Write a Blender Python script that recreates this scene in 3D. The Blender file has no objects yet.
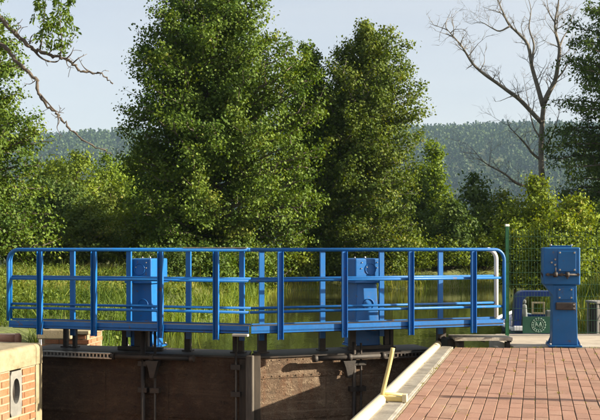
import bpy, math, random
import numpy as np
from mathutils import Vector, Matrix

R = math.radians
scene = bpy.context.scene
col = scene.collection
random.seed(7)

# ------------------------------------------------------------------ camera
H = 1.5                      # eye height above the quay
F = 900.0                    # focal length in photograph pixels (600 wide)
cam_d = bpy.data.cameras.new('camera')
cam_d.sensor_width = 36.0
cam_d.lens = 36.0 * F / 600.0
cam_d.shift_y = 37.0 / 600.0
cam_d.clip_start = 0.1
cam_d.clip_end = 6000.0
cam = bpy.data.objects.new('camera', cam_d)
col.objects.link(cam)
cam.location = (0, 0, H)
cam.rotation_euler = (R(90), 0, 0)
scene.camera = cam

# ------------------------------------------------------------------ sky, sun, exposure
SUN_ELEV = 20.0
SUN_AZ = -10.0                # degrees from +X towards the camera (negative = towards -Y)
world = bpy.data.worlds.new('World')
scene.world = world
world.use_nodes = True
wn = world.node_tree
bg = wn.nodes['Background']
sky = wn.nodes.new('ShaderNodeTexSky')
sky.sky_type = 'NISHITA'
sky.sun_disc = False
sky.sun_elevation = R(SUN_ELEV)
sky.sun_rotation = R(90.0 - SUN_AZ)
sky.air_density = 0.75
sky.dust_density = 5.0
sky.ozone_density = 0.7
# thin even veil of high cloud over the whole sky
veil = wn.nodes.new('ShaderNodeMix'); veil.data_type = 'RGBA'
wc = wn.nodes.new('ShaderNodeTexCoord'); wmap = wn.nodes.new('ShaderNodeMapping'); wmap.inputs['Scale'].default_value = (1.0, 1.0, 5.0)
wno = wn.nodes.new('ShaderNodeTexNoise'); wno.inputs['Scale'].default_value = 2.6; wno.inputs['Detail'].default_value = 6
wmr = wn.nodes.new('ShaderNodeMapRange'); wmr.inputs['From Min'].default_value = 0.3; wmr.inputs['From Max'].default_value = 0.7; wmr.inputs['To Min'].default_value = 0.42; wmr.inputs['To Max'].default_value = 0.56
wn.links.new(wc.outputs['Generated'], wmap.inputs[0]); wn.links.new(wmap.outputs[0], wno.inputs['Vector']); wn.links.new(wno.outputs[0], wmr.inputs[0]); wn.links.new(wmr.outputs[0], veil.inputs[0])
wn.links.new(sky.outputs[0], veil.inputs[6]); veil.inputs[7].default_value = (3.75, 3.7, 3.5, 1)
wn.links.new(veil.outputs[2], bg.inputs[0])
bg.inputs[1].default_value = 0.083
sun_d = bpy.data.lights.new('sun', 'SUN')
sun_d.energy = 5.0
sun_d.angle = R(0.53)
sun_d.color = (1.0, 0.88, 0.68)
sun = bpy.data.objects.new('sun', sun_d)
col.objects.link(sun)
sd = Vector((math.cos(R(SUN_ELEV)) * math.cos(R(SUN_AZ)), math.cos(R(SUN_ELEV)) * math.sin(R(SUN_AZ)), math.sin(R(SUN_ELEV))))
sun.rotation_euler = sd.to_track_quat('Z', 'Y').to_euler()
sun.location = sd * 60
vs = scene.view_settings
vs.view_transform = 'Standard'
vs.look = 'None'
vs.exposure = 1.65
vs.gamma = 1.0
vs.use_curve_mapping = False

# ------------------------------------------------------------------ helpers
def P(px, py, Y):
    """point at depth Y seen at photograph pixel (px, py)"""
    return Vector(((px - 300.0) / F * Y, Y, H - (py - 247.0) / F * Y))

STUFF_PARTS = {'bolts', 'rivets', 'anchor_bolts', 'lid_bolts', 'rib_pattern', 'grease_cap', 'wire_panel', 'emblem'}
def tag(o, label=None, cat=None, group=None, kind=None):
    if label: o['label'] = label
    if cat: o['category'] = cat
    if group: o['group'] = group
    if kind: o['kind'] = kind
    return o

def empty(name, loc=(0, 0, 0), rz=0.0):
    o = bpy.data.objects.new(name, None)
    o.empty_display_size = 0.2
    col.objects.link(o)
    o.location = loc
    o.rotation_euler = (0, 0, rz)
    return o

class MB:
    def __init__(self):
        self.v = []; self.f = []; self.s = []
    def quad(self, a, b, c, d):
        n = len(self.v); self.v += [tuple(a), tuple(b), tuple(c), tuple(d)]; self.f.append((n, n+1, n+2, n+3)); self.s.append(False)
    def box(self, x0, x1, y0, y1, z0, z1, top=None, M=None):
        """axis aligned box; top=(dx,dy) shrinks the top by that on each side"""
        n = len(self.v)
        tx, ty = top or (0, 0)
        vv = [(x0, y0, z0), (x1, y0, z0), (x1, y1, z0), (x0, y1, z0),
              (x0+tx, y0+ty, z1), (x1-tx, y0+ty, z1), (x1-tx, y1-ty, z1), (x0+tx, y1-ty, z1)]
        if M is not None: vv = [tuple(M @ Vector(p)) for p in vv]
        self.v += vv
        for q in ((0, 3, 2, 1), (4, 5, 6, 7), (0, 1, 5, 4), (1, 2, 6, 5), (2, 3, 7, 6), (3, 0, 4, 7)):
            self.f.append(tuple(n + i for i in q)); self.s.append(False)
        return self
    def tube(self, pts, r, sides=8, caps=True, smooth=True):
        pts = [Vector(p) for p in pts]
        k = len(pts)
        rs = r if isinstance(r, (list, tuple)) else [r] * k
        up = Vector((0, 0, 1))
        prev = None
        base = len(self.v)
        for i, p in enumerate(pts):
            if i == 0: t = pts[1] - pts[0]
            elif i == k - 1: t = pts[-1] - pts[-2]
            else: t = (pts[i+1] - pts[i]).normalized() + (pts[i] - pts[i-1]).normalized()
            if t.length < 1e-9: t = Vector((0, 0, 1))
            t.normalize()
            if prev is None:
                a = t.cross(up)
                if a.length < 1e-3: a = t.cross(Vector((1, 0, 0)))
                a.normalize()
            else:
                a = prev - t * prev.dot(t)
                if a.length < 1e-4: a = t.orthogonal()
                a.normalize()
            prev = a
            b = t.cross(a)
            for j in range(sides):
                an = 2 * math.pi * (j + .5) / sides
                self.v.append(tuple(p + (a * math.cos(an) + b * math.sin(an)) * rs[i]))
        for i in range(k - 1):
            for j in range(sides):
                j2 = (j + 1) % sides
                self.f.append((base + i*sides + j, base + i*sides + j2, base + (i+1)*sides + j2, base + (i+1)*sides + j)); self.s.append(smooth)
        if caps:
            self.f.append(tuple(base + j for j in reversed(range(sides)))); self.s.append(False)
            self.f.append(tuple(base + (k-1)*sides + j for j in range(sides))); self.s.append(False)
        return self
    def prism(self, poly, axis, a0, a1):
        """extrude a 2D polygon along axis ('x','y','z')"""
        n = len(self.v); m = len(poly)
        def put(p, a):
            return {'x': (a, p[0], p[1]), 'y': (p[0], a, p[1]), 'z': (p[0], p[1], a)}[axis]
        self.v += [put(p, a0) for p in poly] + [put(p, a1) for p in poly]
        self.f.append(tuple(n + i for i in range(m))); self.s.append(False)
        self.f.append(tuple(n + m + i for i in reversed(range(m)))); self.s.append(False)
        for i in range(m):
            j = (i + 1) % m
            self.f.append((n+j, n+i, n+m+i, n+m+j)); self.s.append(False)
        return self
    def mesh(self, name, mat):
        me = bpy.data.meshes.new(name)
        me.from_pydata(self.v, [], self.f)
        if any(self.s): me.polygons.foreach_set('use_smooth', self.s)
        if mat: me.materials.append(mat)
        import bmesh
        bm = bmesh.new(); bm.from_mesh(me)
        bmesh.ops.recalc_face_normals(bm, faces=bm.faces)
        bm.to_mesh(me); bm.free()
        me.update()
        return me
    def build(self, name, mat, parent=None, bevel=0.0, seg=2):
        o = bpy.data.objects.new(name, self.mesh(name, mat))
        col.objects.link(o)
        if parent: o.parent = parent
        if name in STUFF_PARTS: o['kind'] = 'stuff'
        if bevel:
            md = o.modifiers.new('bevel', 'BEVEL'); md.width = bevel; md.segments = seg; md.limit_method = 'ANGLE'; md.angle_limit = R(40)
            md.harden_normals = False
        return o

def smoothpath(pts, n=6):
    """Catmull-Rom through the points"""
    pts = [Vector(p) for p in pts]
    if len(pts) < 3: return pts
    out = []
    q = [pts[0]*2 - pts[1]] + pts + [pts[-1]*2 - pts[-2]]
    for i in range(1, len(q) - 2):
        p0, p1, p2, p3 = q[i-1], q[i], q[i+1], q[i+2]
        for k in range(n):
            t = k / n
            out.append(0.5 * ((2*p1) + (p2-p0)*t + (2*p0-5*p1+4*p2-p3)*t*t + (3*p1-p0-3*p2+p3)*t**3))
    out.append(pts[-1])
    return out

# ------------------------------------------------------------------ materials
class NT:
    def __init__(self, name):
        self.m = bpy.data.materials.new(name); self.m.use_nodes = True
        self.t = self.m.node_tree; self.b = self.t.nodes['Principled BSDF']; self.out = self.t.nodes['Material Output']
    def n(self, typ, **kw):
        x = self.t.nodes.new(typ)
        for k, v in kw.items():
            if k in x.inputs: x.inputs[k].default_value = v
            else: setattr(x, k, v)
        return x
    def l(self, a, b): self.t.links.new(a, b)
    def coord(self, kind='Object', scale=None):
        c = self.n('ShaderNodeTexCoord').outputs[kind]
        if scale:
            mp = self.n('ShaderNodeMapping'); mp.inputs['Scale'].default_value = scale; self.l(c, mp.inputs[0]); c = mp.outputs[0]
        return c
    def world(self, scale=None):
        c = self.n('ShaderNodeNewGeometry').outputs['Position']
        if scale:
            mp = self.n('ShaderNodeMapping'); mp.inputs['Scale'].default_value = scale; self.l(c, mp.inputs[0]); c = mp.outputs[0]
        return c
    def noise(self, c, scale, detail=5.0, rough=0.6, dist=0.0):
        x = self.n('ShaderNodeTexNoise'); x.inputs['Scale'].default_value = scale; x.inputs['Detail'].default_value = detail
        x.inputs['Roughness'].default_value = rough; x.inputs['Distortion'].default_value = dist
        self.l(c, x.inputs['Vector']); return x.outputs[0]
    def ramp(self, fac, stops):
        x = self.n('ShaderNodeValToRGB'); e = x.color_ramp.elements
        while len(e) < len(stops): e.new(0.5)
        for el, (p, c) in zip(e, stops):
            el.position = p; el.color = (c[0], c[1], c[2], 1) if not isinstance(c, (int, float)) else (c, c, c, 1)
        self.l(fac, x.inputs[0]); return x.outputs[0]
    def mix(self, fac, a, b, mode='MIX'):
        x = self.n('ShaderNodeMix'); x.data_type = 'RGBA'; x.blend_type = mode
        for s, v in ((0, fac), (6, a), (7, b)):
            if hasattr(v, 'links') or hasattr(v, 'is_linked'): self.l(v, x.inputs[s])
            else: x.inputs[s].default_value = v if isinstance(v, (int, float)) else (v[0], v[1], v[2], 1)
        return x.outputs[2]
    def math(self, op, a, b=0.0):
        x = self.n('ShaderNodeMath'); x.operation = op
        for s, v in ((0, a), (1, b)):
            if hasattr(v, 'is_linked'): self.l(v, x.inputs[s])
            else: x.inputs[s].default_value = v
        return x.outputs[0]
    def bump(self, h, strength=0.3, dist=0.02):
        x = self.n('ShaderNodeBump'); x.inputs['Strength'].default_value = strength; x.inputs['Distance'].default_value = dist
        self.l(h, x.inputs['Height']); self.l(x.outputs[0], self.b.inputs['Normal'])
    def color(self, c):
        if hasattr(c, 'is_linked'): self.l(c, self.b.inputs['Base Color'])
        else: self.b.inputs['Base Color'].default_value = (c[0], c[1], c[2], 1)
    def rough(self, v):
        if hasattr(v, 'is_linked'): self.l(v, self.b.inputs['Roughness'])
        else: self.b.inputs['Roughness'].default_value = v

def m_paint(name, base, worn, rough=0.38, wear=0.64):
    t = NT(name); c = t.world()
    big = t.noise(c, 2.3, 4); fine = t.noise(c, 34, 6, 0.7); streak = t.noise(t.world((22, 22, 1.6)), 1.0, 4)
    a = t.mix(t.ramp(big, [(0.35, 0), (0.7, 1)]), base, tuple(x * 0.78 for x in base))
    a = t.mix(t.ramp(streak, [(0.52, 0), (0.8, 0.35)]), a, tuple(min(1, x * 1.2 + 0.012) for x in base))
    chip = t.noise(c, 9, 9, 0.78, 0.3)
    a = t.mix(t.ramp(t.noise(c, 5.5, 6, 0.7), [(0.45, 0), (0.75, 0.30)]), a, tuple(x*0.55 + 0.035 for x in base))
    a = t.mix(t.ramp(fine, [(wear, 0), (wear + 0.08, 0.8)]), a, worn)
    a = t.mix(t.ramp(chip, [(wear - .03, 0), (wear - .005, 0.9)]), a, worn)
    t.color(a); t.rough(t.ramp(fine, [(0.3, rough - .06), (0.75, rough + .2)])); t.bump(fine, 0.12, 0.004)
    t.b.inputs['Specular IOR Level'].default_value = 0.32
    return t.m

def m_noise(name, stops, scale=4.0, rough=0.9, bump=0.3, bdist=0.02, bscale=40, detail=8, world=True, stretch=None, metallic=0.0):
    t = NT(name); c = t.world(stretch) if world else t.coord('Object', stretch)
    n = t.noise(c, scale, detail, 0.65)
    t.color(t.ramp(n, stops)); t.rough(rough)
    t.bump(t.noise(c, bscale, 6, 0.65), bump, bdist)
    t.b.inputs['Metallic'].default_value = metallic
    return t.m

BLUE = m_paint('blue_paint', (0.004, 0.105, 0.345), (0.11, 0.07, 0.04), 0.40, 0.635)
BLUE_DARK = m_paint('deep_blue_paint', (0.004, 0.088, 0.26), (0.09, 0.06, 0.04), 0.38, 0.65)
NAVY = m_paint('navy_canopy', (0.005, 0.024, 0.12), (0.02, 0.03, 0.08), 0.3, 0.75)
WHITE_PAINT = m_paint('white_paint', (0.78, 0.78, 0.76), (0.45, 0.42, 0.36), 0.4, 0.7)
CREAM = m_paint('cream_paint', (0.52, 0.45, 0.30), (0.38, 0.28, 0.13), 0.5, 0.66)
YELLOW = m_paint('yellow_paint', (0.55, 0.43, 0.17), (0.40, 0.30, 0.12), 0.45, 0.66)
GREEN_PAINT = m_paint('green_paint', (0.01, 0.085, 0.035), (0.05, 0.09, 0.05), 0.4, 0.75)
GREEN_SIGN = m_paint('green_board', (0.003, 0.045, 0.028), (0.02, 0.07, 0.05), 0.4, 0.8)
EMBLEM = m_paint('faded_emblem', (0.22, 0.33, 0.28), (0.1, 0.2, 0.15), 0.5, 0.7)
WIRE = m_paint('wire_green', (0.012, 0.06, 0.03), (0.05, 0.06, 0.05), 0.5, 0.75)
PALE_WOOD = m_noise('pale_frame', [(0.3, (0.25, 0.19, 0.11)), (0.7, (0.38, 0.30, 0.19))], 6, 0.7, 0.2, 0.005)
STEEL = m_noise('bolt_steel', [(0.35, (0.22, 0.21, 0.20)), (0.65, (0.42, 0.40, 0.37))], 20, 0.4, 0.1, 0.004, metallic=0.7)
IRON = m_noise('dark_iron', [(0.35, (0.012, 0.010, 0.009)), (0.6, (0.03, 0.022, 0.017)), (0.75, (0.075, 0.038, 0.02))], 9, 0.65, 0.35, 0.01)
RAIL_WORN = m_noise('worn_rail_top', [(0.3, (0.05, 0.10, 0.17)), (0.5, (0.26, 0.22, 0.16)), (0.7, (0.36, 0.30, 0.21))], 8, 0.5, 0.2, 0.005)
CONCRETE = m_noise('concrete', [(0.3, (0.22, 0.20, 0.17)), (0.55, (0.36, 0.33, 0.28)), (0.75, (0.46, 0.43, 0.36))], 5, 0.92, 0.5, 0.01)
SLAB = m_noise('pale_slab', [(0.3, (0.26, 0.22, 0.175)), (0.7, (0.40, 0.35, 0.28))], 3, 0.92, 0.4, 0.008)
COPING = m_noise('cream_coping', [(0.28, (0.10, 0.085, 0.04)), (0.42, (0.21, 0.175, 0.105)), (0.7, (0.29, 0.245, 0.165))], 5, 0.9, 0.4, 0.01)
MORTAR = m_noise('mortar', [(0.3, (0.20, 0.16, 0.105)), (0.7, (0.32, 0.27, 0.19))], 9, 0.95, 0.5, 0.01)
MORTAR_DK = m_noise('joint_bed', [(0.3, (0.10, 0.08, 0.045)), (0.55, (0.22, 0.17, 0.09)), (0.72, (0.15, 0.15, 0.035))], 7, 0.97, 0.6, 0.01)
GRAVEL = m_noise('gravel', [(0.3, (0.20, 0.18, 0.15)), (0.7, (0.38, 0.35, 0.30))], 14, 0.95, 0.7, 0.02)
TIMBER = m_noise('wet_timber', [(0.3, (0.05, 0.042, 0.034)), (0.6, (0.10, 0.085, 0.07)), (0.8, (0.17, 0.145, 0.12))], 3, 0.8, 0.5, 0.01, stretch=(14, 14, 1.0))
TIMBER_DK = m_noise('dark_timber', [(0.3, (0.018, 0.014, 0.010)), (0.7, (0.05, 0.035, 0.024))], 3, 0.8, 0.5, 0.01, stretch=(14, 14, 1.0))
REDPIPE = m_noise('red_brown_paint', [(0.3, (0.26, 0.12, 0.075)), (0.7, (0.40, 0.21, 0.14))], 9, 0.7, 0.2, 0.005)
DARKVOID = m_noise('dark_masonry', [(0.3, (0.05, 0.042, 0.034)), (0.7, (0.13, 0.11, 0.085))], 5, 0.95, 0.5, 0.02)  # even dark masonry tone for chamber wall, pit and recess
GREYMETAL = m_noise('grey_metal', [(0.3, (0.16, 0.16, 0.15)), (0.7, (0.28, 0.27, 0.25))], 7, 0.55, 0.2, 0.005, metallic=0.3)
SEAT = m_noise('grey_vinyl', [(0.3, (0.15, 0.16, 0.17)), (0.7, (0.25, 0.26, 0.27))], 7, 0.6, 0.2, 0.005)

def m_brick(name, stops, grime=(0.1, 0.06, 0.04)):
    t = NT(name); c = t.world()
    oi = t.n('ShaderNodeObjectInfo').outputs['Random']; isl = t.n('ShaderNodeNewGeometry').outputs['Random Per Island']
    rnd = t.math('FRACT', t.math('ADD', oi, isl))
    base = t.ramp(rnd, stops)
    big = t.noise(c, 1.7, 4); fine = t.noise(c, 42, 7, 0.7); mid = t.noise(c, 9, 5, 0.6)
    a = t.mix(t.ramp(fine, [(0.35, 0.0), (0.75, 0.32)]), base, (0.42, 0.28, 0.20))
    a = t.mix(t.ramp(mid, [(0.52, 0), (0.78, 0.5)]), a, grime)
    a = t.mix(t.ramp(big, [(0.5, 0), (0.75, 0.28)]), a, (0.40, 0.31, 0.22))
    t.color(a); t.rough(0.9); t.bump(fine, 0.5, 0.006)
    return t.m
PAVER = m_brick('terracotta_paver', [(0, (0.16, 0.074, 0.046)), (0.35, (0.21, 0.10, 0.064)), (0.7, (0.245, 0.124, 0.085)), (1, (0.18, 0.088, 0.06))], (0.18, 0.10, 0.065))
BRICK = m_brick('orange_brick', [(0, (0.18, 0.06, 0.02)), (0.5, (0.24, 0.088, 0.03)), (1, (0.205, 0.072, 0.026))])

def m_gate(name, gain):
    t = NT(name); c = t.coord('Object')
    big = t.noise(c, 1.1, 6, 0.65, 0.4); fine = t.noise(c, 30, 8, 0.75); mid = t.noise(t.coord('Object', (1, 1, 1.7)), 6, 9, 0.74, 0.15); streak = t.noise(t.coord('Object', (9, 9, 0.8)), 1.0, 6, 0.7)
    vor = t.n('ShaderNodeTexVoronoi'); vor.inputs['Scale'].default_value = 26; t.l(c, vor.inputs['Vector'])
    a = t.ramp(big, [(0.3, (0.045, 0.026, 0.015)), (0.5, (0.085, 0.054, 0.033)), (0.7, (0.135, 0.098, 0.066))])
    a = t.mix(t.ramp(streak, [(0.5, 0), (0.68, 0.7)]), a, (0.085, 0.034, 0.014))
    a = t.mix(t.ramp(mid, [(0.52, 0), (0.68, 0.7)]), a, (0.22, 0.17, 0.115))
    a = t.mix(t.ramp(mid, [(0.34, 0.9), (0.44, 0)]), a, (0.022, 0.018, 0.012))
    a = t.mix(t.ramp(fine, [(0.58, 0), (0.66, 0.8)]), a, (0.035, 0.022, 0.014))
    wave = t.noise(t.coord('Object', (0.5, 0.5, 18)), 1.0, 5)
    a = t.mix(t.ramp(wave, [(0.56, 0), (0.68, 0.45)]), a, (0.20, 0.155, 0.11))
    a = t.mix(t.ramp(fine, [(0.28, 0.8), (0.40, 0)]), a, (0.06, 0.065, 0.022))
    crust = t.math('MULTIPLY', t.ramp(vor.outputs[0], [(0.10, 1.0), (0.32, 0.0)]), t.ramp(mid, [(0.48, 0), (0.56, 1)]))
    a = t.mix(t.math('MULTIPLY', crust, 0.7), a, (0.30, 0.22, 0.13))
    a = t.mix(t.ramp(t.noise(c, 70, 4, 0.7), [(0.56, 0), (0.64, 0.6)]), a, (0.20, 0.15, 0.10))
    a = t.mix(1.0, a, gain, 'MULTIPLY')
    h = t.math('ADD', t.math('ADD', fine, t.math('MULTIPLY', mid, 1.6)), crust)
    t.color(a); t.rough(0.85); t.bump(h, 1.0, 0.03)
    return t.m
GATE_RUST_SHADE = m_gate('rusty_gate_steel_shaded', (0.66, 0.54, 0.46))  # left leaf: rusty steel, colour darkened further to deepen its shade
GATE_MUD_LIT = m_gate('muddy_gate_steel_sunlit', (1.75, 1.75, 1.75))  # right leaf: same steel, muddy grey, colour lightened to brighten the sunlit patch

def m_leaf(name, stops, trans=0.27, gloss=0.03):
    t = NT(name)
    at = t.n('ShaderNodeAttribute'); at.attribute_name = 'tint'
    c = t.ramp(at.outputs['Fac'], stops)
    d = t.n('ShaderNodeBsdfDiffuse'); t.l(c, d.inputs[0])
    tr = t.n('ShaderNodeBsdfTranslucent'); hs = t.n('ShaderNodeHueSaturation'); hs.inputs['Hue'].default_value = 0.485; hs.inputs['Saturation'].default_value = 1.15; hs.inputs['Value'].default_value = 1.25
    t.l(c, hs.inputs['Color']); t.l(hs.outputs[0], tr.inputs[0])
    mx = t.n('ShaderNodeMixShader'); mx.inputs[0].default_value = trans; t.l(d.outputs[0], mx.inputs[1]); t.l(tr.outputs[0], mx.inputs[2])
    g = t.n('ShaderNodeBsdfGlossy'); g.inputs['Roughness'].default_value = 0.6; g.inputs[0].default_value = (0.9, 0.95, 0.8, 1)
    m2 = t.n('ShaderNodeMixShader'); m2.inputs[0].default_value = gloss * 0.5; t.l(mx.outputs[0], m2.inputs[1]); t.l(g.outputs[0], m2.inputs[2])
    t.l(m2.outputs[0], t.out.inputs[0])
    return t.m
LEAF_ALDER = m_leaf('alder_leaf', [(0, (0.030, 0.066, 0.007)), (0.5, (0.068, 0.115, 0.012)), (0.9, (0.115, 0.165, 0.018)), (1, (0.15, 0.175, 0.025))])
LEAF_OLIVE = m_leaf('olive_leaf', [(0, (0.036, 0.068, 0.008)), (0.5, (0.078, 0.115, 0.014)), (0.9, (0.13, 0.165, 0.022)), (1, (0.17, 0.16, 0.03))])
LEAF_BRIGHT = m_leaf('bright_leaf', [(0, (0.055, 0.105, 0.008)), (0.5, (0.105, 0.165, 0.012)), (1, (0.18, 0.235, 0.022))], 0.3)
LEAF_YELLOW = m_leaf('yellow_green_leaf', [(0, (0.07, 0.11, 0.008)), (0.5, (0.12, 0.17, 0.014)), (0.93, (0.18, 0.225, 0.022)), (1, (0.23, 0.21, 0.04))], 0.3)
LEAF_DARK = m_leaf('dark_leaf', [(0, (0.032, 0.064, 0.012)), (0.6, (0.062, 0.10, 0.018)), (1, (0.10, 0.14, 0.022))], 0.25)
LEAF_FAR = m_leaf('far_wood_leaf', [(0, (0.012, 0.032, 0.010)), (0.6, (0.026, 0.052, 0.015)), (1, (0.048, 0.076, 0.018))], 0.2, 0.03)
GRASS_M = m_leaf('meadow_grass', [(0, (0.028, 0.060, 0.006)), (0.4, (0.075, 0.115, 0.012)), (0.75, (0.165, 0.195, 0.022)), (1, (0.27, 0.23, 0.075))], 0.28)
WEED_M = m_leaf('joint_weed', [(0, (0.10, 0.12, 0.01)), (0.6, (0.20, 0.19, 0.02)), (1, (0.28, 0.22, 0.05))], 0.25)
REED_M = m_leaf('reed_green', [(0, (0.05, 0.10, 0.008)), (0.6, (0.13, 0.18, 0.015)), (1, (0.26, 0.24, 0.05))], 0.3)
BARK = m_noise('bark', [(0.3, (0.05, 0.04, 0.03)), (0.7, (0.13, 0.105, 0.08))], 6, 0.95, 0.6, 0.03)
BARK_DEAD = m_noise('bleached_bark', [(0.3, (0.085, 0.074, 0.06)), (0.55, (0.15, 0.134, 0.112)), (0.75, (0.23, 0.208, 0.178))], 2.5, 0.9, 0.4, 0.02)
BARK_TWIG = m_noise('dry_branch_bark', [(0.3, (0.05, 0.04, 0.032)), (0.7, (0.12, 0.10, 0.08))], 5, 0.95, 0.6, 0.02)

def m_ground():
    t = NT('earth_and_grass'); c = t.world()
    n = t.noise(c, 0.35, 7, 0.65); f = t.noise(c, 5, 6, 0.7)
    a = t.ramp(n, [(0.3, (0.05, 0.075, 0.018)), (0.5, (0.10, 0.125, 0.03)), (0.7, (0.15, 0.145, 0.05))])
    a = t.mix(t.ramp(f, [(0.5, 0), (0.75, 0.6)]), a, (0.13, 0.10, 0.055))
    t.color(a); t.rough(1.0); t.bump(f, 0.6, 0.05); return t.m
GROUND = m_ground()

def m_water(name, base, ripple=0.12):
    t = NT(name); c = t.world((1.0, 0.45, 1.0))
    t.color(base); t.rough(0.035); t.b.inputs['IOR'].default_value = 1.33; t.b.inputs['Specular IOR Level'].default_value = 0.5
    t.bump(t.mix(0.5, t.noise(c, 2.2, 4, 0.55), t.noise(c, 7.5, 3, 0.5)), ripple, 0.05); return t.m
WATER = m_water('canal_water', (0.030, 0.034, 0.012))
WATER_DK = m_water('chamber_water', (0.012, 0.014, 0.008))

def m_glass():
    t = NT('clear_glass'); t.t.nodes.remove(t.b)
    tr = t.n('ShaderNodeBsdfTransparent'); tr.inputs[0].default_value = (0.86, 0.9, 0.9, 1)
    g = t.n('ShaderNodeBsdfGlossy'); g.inputs['Roughness'].default_value = 0.03; fr = t.n('ShaderNodeFresnel'); fr.inputs[0].default_value = 1.45
    mx = t.n('ShaderNodeMixShader'); t.l(fr.outputs[0], mx.inputs[0]); t.l(tr.outputs[0], mx.inputs[1]); t.l(g.outputs[0], mx.inputs[2]); t.l(mx.outputs[0], t.out.inputs[0])
    return t.m
GLASS = m_glass()

# ------------------------------------------------------------------ lock frame of reference (plan)
AX = Vector((0.2547, 0.9670, 0)).normalized()       # direction of the chamber walls
CR = Vector((AX.y, -AX.x, 0))                       # across, to the right
K = Vector((2.047, 13.7, 0))                         # right chamber edge, far end of the kerb pipe
QROT = -math.atan2(AX.x, AX.y)                      # z rotation taking local +Y to AX
LW = Vector((-3.63, 12.66, 0))                      # left chamber edge, end corner
WATER_Z = -0.5

# canal outline in plan
CANAL = [(-4.6, 13.2), (-4.15, 15.6), (-3.75, 17.5), (-3.1, 20.0), (-2.7, 22.3), (-1.9, 25.5), (-1.45, 31.0), (-1.55, 37.5), (-0.9, 40.8),
         (1.0, 42.2), (5.5, 43.0), (10.5, 45.0), (14.0, 45.5), (11.5, 36.0), (8.6, 29.0), (7.0, 25.0), (6.35, 21.5), (6.05, 18.0), (6.0, 15.5), (3.3, 15.45), (2.6, 14.9), (2.6, 13.0)]
def canal_sd(X, Y):
    """signed distance to the canal outline (negative = in the water)"""
    pts = np.array(CANAL, float); n = len(pts)
    d = np.full(X.shape, 1e9); inside = np.zeros(X.shape, bool)
    for i in range(n):
        a = pts[i]; b = pts[(i+1) % n]
        e = b - a; wx = X - a[0]; wy = Y - a[1]
        t = np.clip((wx*e[0] + wy*e[1]) / (e @ e), 0, 1)
        d = np.minimum(d, np.hypot(wx - e[0]*t, wy - e[1]*t))
        cond = ((a[1] > Y) != (b[1] > Y)) & (X < (b[0]-a[0]) * (Y - a[1]) / (b[1]-a[1] + 1e-12) + a[0])
        inside ^= cond
    return np.where(inside, -d, d)

def vnoise(X, Y, s, seed=0):
    """smooth value noise"""
    x = np.asarray(X, float) / s + seed * 17.3; y = np.asarray(Y, float) / s + seed * 9.1
    xi = np.floor(x); yi = np.floor(y); fx = x - xi; fy = y - yi
    fx = fx*fx*(3-2*fx); fy = fy*fy*(3-2*fy)
    def h(a, b):
        v = np.sin(a*127.1 + b*311.7 + seed*74.7) * 43758.5453
        return v - np.floor(v)
    return (h(xi, yi)*(1-fx) + h(xi+1, yi)*fx)*(1-fy) + (h(xi, yi+1)*(1-fx) + h(xi+1, yi+1)*fx)*fy

def hill_h(X, Y):
    """wooded ridge in the distance"""
    ridge = 186 + 16*(vnoise(X, X*0, 300, 3) - .5) + 0.02*np.clip(X, -500, 500) + 11*np.exp(-((X-360)/150.0)**2)
    t = np.clip((Y - 760) / 840.0, 0, 1)
    back = np.clip((Y - 1700) / 900.0, 0, 1)
    f = t*t*(3-2*t) * (1 - 0.75*back*back*(3-2*back))
    return ridge * f + 34*(vnoise(X, Y, 190, 5) - .5) * t*(1-t)*4 * (1 - back)

def ground_h(X, Y):
    X = np.asarray(X, float); Y = np.asarray(Y, float)
    sd_ = canal_sd(X, Y)
    up = np.clip((Y - 18) / 16.0, 0, 1)
    land = 0.0 + 0.35 * up + 0.10 * (vnoise(X, Y, 3.0, 1) - .5) * np.clip((Y-16.5)/3, 0, 1)
    right = np.clip((X - 6.0) / 8.0, 0, 1) * np.clip((Y - 17) / 6, 0, 1)
    land = land + 0.55 * right
    bank = WATER_Z - 0.04 + np.clip(sd_, 0, 50) * 0.42
    z = np.where(sd_ > 0, np.minimum(land, bank), WATER_Z - 0.04 + sd_ * 0.6)
    z = np.maximum(z, -2.6)
    # the lock basin and the two quays are built separately: sink the sheet beneath them
    near = (Y < 15.2) & (X > -5.2) & (X < 12)
    z = np.where(near, -4.6, z)
    lm = (Y < 15.2) & (X <= -5.2)
    z = np.where(lm, -0.12, z)
    rm = (Y < 15.2) & (X >= 12)
    z = np.where(rm, -0.05, z)
    return z + hill_h(X, Y)

def axis_list(segs):
    out = []
    for a, b, st in segs:
        out += list(np.arange(a, b, st))
    out.append(segs[-1][1]); return np.array(out)
gx = axis_list([(-3600, -900, 150), (-900, -60, 20), (-60, -14, 2.0), (-14, 16, 0.4), (16, 60, 2.0), (60, 900, 20), (900, 3600, 150)])
gy = axis_list([(-300, -10, 29), (-10, 13.6, 2.95), (13.6, 50, 0.4), (50, 110, 2.0), (110, 1720, 23), (1720, 4800, 140)])
GX, GY = np.meshgrid(gx, gy)
GZ = ground_h(GX, GY)
nx, ny = len(gx), len(gy)
gv = np.stack([GX.ravel(), GY.ravel(), GZ.ravel()], 1)
ii, jj = np.meshgrid(np.arange(nx-1), np.arange(ny-1))
a_ = (jj*nx + ii).ravel()
gf = np.stack([a_, a_+1, a_+nx+1, a_+nx], 1)
me = bpy.data.meshes.new('ground'); me.from_pydata(gv.tolist(), [], gf.tolist()); me.materials.append(GROUND)
me.polygons.foreach_set('use_smooth', [True]*len(gf))
ground = bpy.data.objects.new('ground', me); col.objects.link(ground); tag(ground, 'grassy earth of the canal banks and valley', 'ground', kind='structure')

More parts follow.
